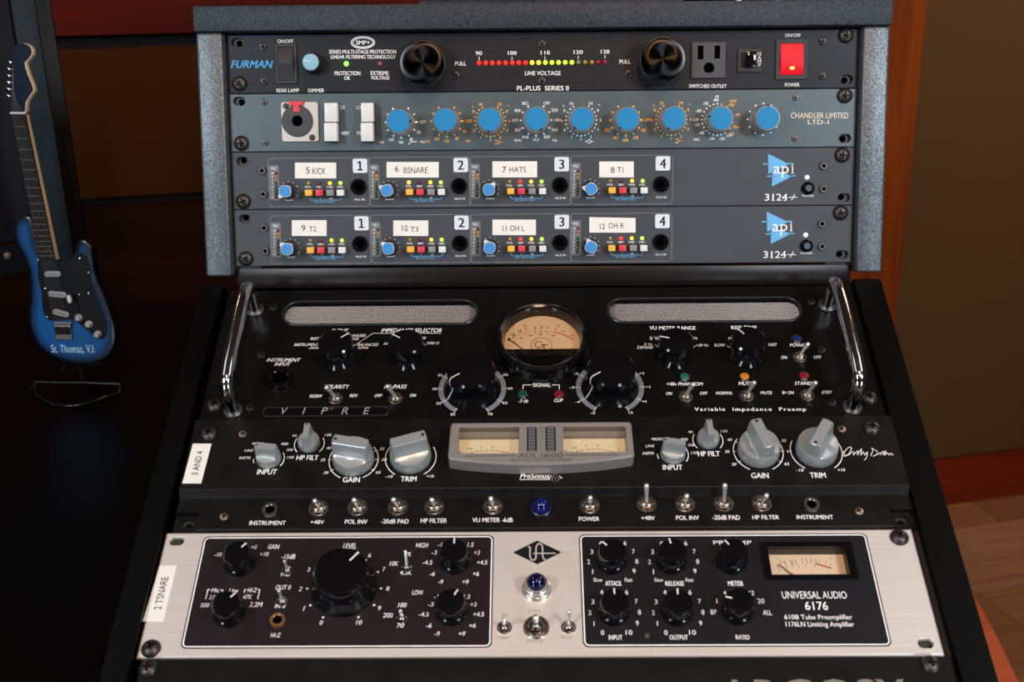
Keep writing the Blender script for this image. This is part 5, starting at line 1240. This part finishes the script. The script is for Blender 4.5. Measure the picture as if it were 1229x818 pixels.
# jewel lamp
q = u.p(643.9, 706.5); o = u.put('pilot_lamp', shared('jewel_base', lambda b: b.lathe([(9.2,0),(9.2,1.4),(8.6,2.1),(8.0,2.3),(8.0,4.2),(7.5,4.7),(7.3,6.6),(6.8,7.1),(6.4,8.6)], 44, cap1=False)), mat('satin_nickel_lamp', (.6,.58,.54), .9, .22), q, label='blue jewel lamp in a stepped silver collar')
u.put('jewel', shared('jewel_cap', lambda b: b.lathe([(5.8,6)]+[(5.8*cos(RD(t)), 8.4+5.2*sin(RD(t))) for t in range(0, 90, 10)]+[(0,13.6)], 32)), mat('deep_blue_jewel', (.002,.003,.035), 0, .06), (0,0,0), o)
# diamond emblem
c = u.p(644.8, 662.6); z = u.ink(INKK)
z.poly([(c.x-15.6,c.y),(c.x,c.y-8.8),(c.x+15.6,c.y),(c.x,c.y+8.8)], .10); z.disc(c.x-17.6, c.y, .3, .1, 6); z.disc(c.x+17.6, c.y, .3, .1, 6)
z = u.ink(ALU)
P_ = smooth_path([(-6,4.2,0),(-4.8,4.0,0),(-4.6,2,0),(-4.6,-3.2,0),(-3.6,-5.4,0),(-2,-5.6,0),(-.9,-4,0),(-.8,0,0),(-.6,4,0),(.6,6.2,0),(2.2,6.2,0),(3.3,4.2,0),(3.4,0,0),(3.5,-3.4,0),(4.2,-5.0,0),(5.4,-5.2,0)], 4)
z.stroke([(c.x+p.x, c.y+p.y) for p in P_], .85, .2); z.stroke([(c.x-2.6,c.y-.8),(c.x+11.8,c.y-.8)], .75, .2)
# prints
T4 = lambda s, x0, x1, y0, y1, cc=None, **k: u.t(s, x0, x1, y0, y1, cc or INKW, dz=.24, **k)
D = dict(shear=.15, bold=.01)
T4('GAIN', 322, 335.5, 653.2, 658.6, **D); T4('+5', 301.5, 308.5, 654.2, 658.8, **D); T4('+10', 312, 322.5, 662.5, 667.2, **D); T4('-10', 257.5, 266, 663, 667.8, **D); T4('-5', 272, 278, 652, 656.5, **D)
T4('-15dB', 338, 354.5, 665, 670.6, **D); T4('PAD', 337.5, 348.5, 686, 691.3, **D); T4('OUT 0', 331, 349, 702, 707.4, **D); T4('IN 0', 330, 342.5, 724.5, 729.5, **D); T4('HI-Z', 325, 337, 759.5, 764.6, **D)
T4('Mic', 254, 263.5, 706, 710.6, **D); T4('Line', 275, 286, 706, 710.8, **D); T4('HI-Z', 297.5, 308.5, 705.6, 710.6, **D); T4('500', 240.5, 251, 723.5, 728.6, **D); T4('2.0', 251, 258, 714, 719, **D); T4('47K', 291.5, 302.5, 713.5, 718.8, **D); T4('2.2M', 299.5, 315, 722.5, 728.2, **D)
u.lines([(247,719),(249.5,707.5),(253,707.5)], .5, dz=.24); u.lines([(264.5,707.8),(267.5,707.8),(267,710)], .5, dz=.24); u.lines([(293,711),(293.8,707.5),(296.5,707.5)], .5, dz=.24); u.lines([(309,707.5),(312,707.5),(309.3,719)], .5, dz=.24)
T4('LEVEL', 412, 427.8, 652, 658.2, **D); T4('HIGH', 499.3, 514, 651.5, 657, **D); T4('LOW', 494.8, 508, 708.2, 713.6, **D)
T4('10K', 467.5, 478, 673.5, 678.8, **D); T4('7K', 488, 493.5, 662.5, 667.5, **D); T4('4.5K', 480.3, 494, 684.2, 689.6, **D); T4('100', 477.8, 488, 723.3, 728.6, **D); T4('200', 459.8, 471.5, 735.5, 741, **D); T4('70', 476.5, 485, 747.5, 753, **D)
for s, x0, x1, y in (('-1.5',525.5,537,653.6),('-3',518,524.5,663),('-4.5',507.3,519,674.8),('-6',516,522,688.4),('-9',526,532,698),('1.5',561,568.5,653.6),('+3',568.8,576,663),('+4.5',572.5,585,674.8),('+6',567.5,575,688.4),('+9',555,562.5,698)):
    T4(s, x0, x1, y-2.6, y+2.6, **D); T4(s, x0-4.5, x1-4.0, y+59.6, y+64.8, **D)
for x in (735.3, 808.3):
    a = x-735.3
    for s, X, Y in (('4',720.5,651.8),('3',710.2,662),('2',706.5,674),('1',711.3,686),('6',750,651.8),('7',760.2,661.8),('8',764.2,673.6),('9',761,685.2)): T4(s, X+a-1.8, X+a+1.8, Y-2.7, Y+2.7, bold=.01)
    T4('Slow', 712.3+a, 722.8+a, 693.6, 698, bold=.01); T4('Fast', 750+a, 759+a, 693.6, 698, bold=.01)
for a in (0, 76):
    for s, X, Y in (('4',722,710.6),('3',711.5,722),('2',708,735),('1',713,748),('6',752,710.6),('7',763.5,721.6),('8',767.5,734.5),('9',764.8,747.6)): T4(s, X+a-1.8, X+a+1.8, Y-2.8, Y+2.8, bold=.01)
    T4('0', 721.2+a, 725.2+a, 756, 761.8, bold=.01); T4('10', 751+a, 759+a, 755.8, 761.6, bold=.01)
T4('ATTACK', 726.5, 746, 697.2, 702.8, bold=.03); T4('RELEASE', 798.5, 821, 697.2, 702.8, bold=.03); T4('INPUT', 730.5, 747, 762, 767.6, bold=.03); T4('OUTPUT', 803.5, 825.5, 761.8, 767.4, bold=.03)
T4('PREAMP', 856, 902, 648.6, 653.4, bold=.01); T4('METER', 873.5, 892, 697.2, 702.8, bold=.03); T4('RATIO', 883, 899.5, 761.8, 767.2, bold=.03)
T4('1', 859, 861.5, 718.5, 723.8, bold=.01); T4('BP', 853, 860, 731.5, 737, bold=.01); T4('4', 868, 871.5, 708.6, 713.8, bold=.01); T4('20', 909, 917.5, 718.2, 724, bold=.01); T4('ALL', 915.5, 926, 732, 737.8, bold=.01); T4('12', 899, 905, 708.8, 714, bold=.01)
T4('UNIVERSAL AUDIO', 938.5, 1016, 709.5, 718.2, bold=.0); T4('6176', 966, 993.5, 722, 731.8, bold=.03); T4('610B Tube Preamplifier', 941.5, 1023, 737.5, 744.8, bold=.015); T4('1176LN Limiting Amplifier', 943, 1025, 746, 753.6, bold=.015)
q = u.p(776.5, 762.8); b = MB(); b.lathe([(1.9,.1),(1.7,.9),(0,1.1)], 16, q.x, q.y); u.add('trim_screw', b, DSCREW)
for s, x0, x1, y0, y1 in (('ON',602,609,736,739.6),('+48V',597,612,763,767),('ON',634,648,731,734.4),('OFF/STBY',632,653.5,767,771),('SPLIT',673,688,762.5,766.6)): T4(s, x0, x1, y0, y1, INKS, bold=.0)
# rectangular meter
mz = 2.5
b = MB(); b.plate([(mA.x-1.2,mA.y-1.2),(mB_.x+1.2,mA.y-1.2),(mB_.x+1.2,mB_.y+1.2),(mA.x-1.2,mB_.y+1.2)], [[(mA.x+2.6,mA.y+1.6),(mB_.x-2.6,mA.y+1.6),(mB_.x-2.6,mB_.y-2.6),(mA.x+2.6,mB_.y-2.6)]], -.2, 2.2, .5, .5)
met = u.add('rectangular_meter', b, BLKG, label='rectangular black framed meter with cream dial')
b = MB()
b.plate([(mA.x,mA.y),(mB_.x,mA.y),(mB_.x,mB_.y),(mA.x,mB_.y)], [[(mA.x+3.4,mA.y+1.8),(mB_.x-3.4,mA.y+1.8),(mB_.x-3.4,mB_.y-3),(mA.x+3.4,mB_.y-3)]], -7.2, -.25); u.add('meter_well', b, BLK, met)
b = MB(); b.box(mA.x+1, mB_.x-1, mA.y+.5, mB_.y-1, -8, -7); u.add('meter_face', b, CREAM3, met)
zf = -6.93
def mp(px, py): v = u.p(px, py, zf); return (v.x, v.y)
dk = MB(); rd = MB()
for j, (x, y) in enumerate(((933,677),(942,672.5),(948.5,670.5),(954,669.5),(962,668),(967.5,667.5),(973,667.5),(978.5,668),(936.5,671),(951,669.8))):
    X, Y = mp(x, y+1.2); X2, Y2 = mp(x+3.2-.35*j, y+8); dk.stroke([(X,Y),(X2,Y2)], .35, zf)
for s, x, y in (('20',934,677.5),('10',941,674),('7',951.5,681),('5',959,679.5),('3',967,678.5),('0',978,678.8)): X, Y = mp(x, y); u.tl(s, X, Y, 2.0, 1.6, z=zf, mb=dk)
rd.stroke([mp(979,676), mp(987,678.4), mp(998,681.8)], 1.0, zf)
for x, y in ((985,670),(992,672.5),(997,675)): X, Y = mp(x, y); X2, Y2 = mp(x-2, y+6); rd.stroke([(X,Y),(X2,Y2)], .25, zf)
for x, y in ((933.5,670),(998,669.5)): dk.disc(*mp(x, y), .45, zf, 8)
u.add('dial_print', dk, mat('dial_print_brown', (.12,.07,.04), 0, .6), met, smooth=0); u.add('dial_red_zone', rd, INKR, met, smooth=0)
A, B = mp(936,679), mp(951,690.5); b = MB(); b.tube([(A[0],A[1],-5.8),(B[0],B[1],-5.8)], .35, 6); u.add('needle', b, mat('brown_needle', (.10,.05,.02), 0, .5), met)
b = MB(); b.box(mA.x+2.9, mB_.x-2.9, mA.y+1.9, mB_.y-2.9, -.6, -.2); u.add('meter_glass', b, GLASS, met)
u.finish()

bpy.data.objects.remove(_fo)
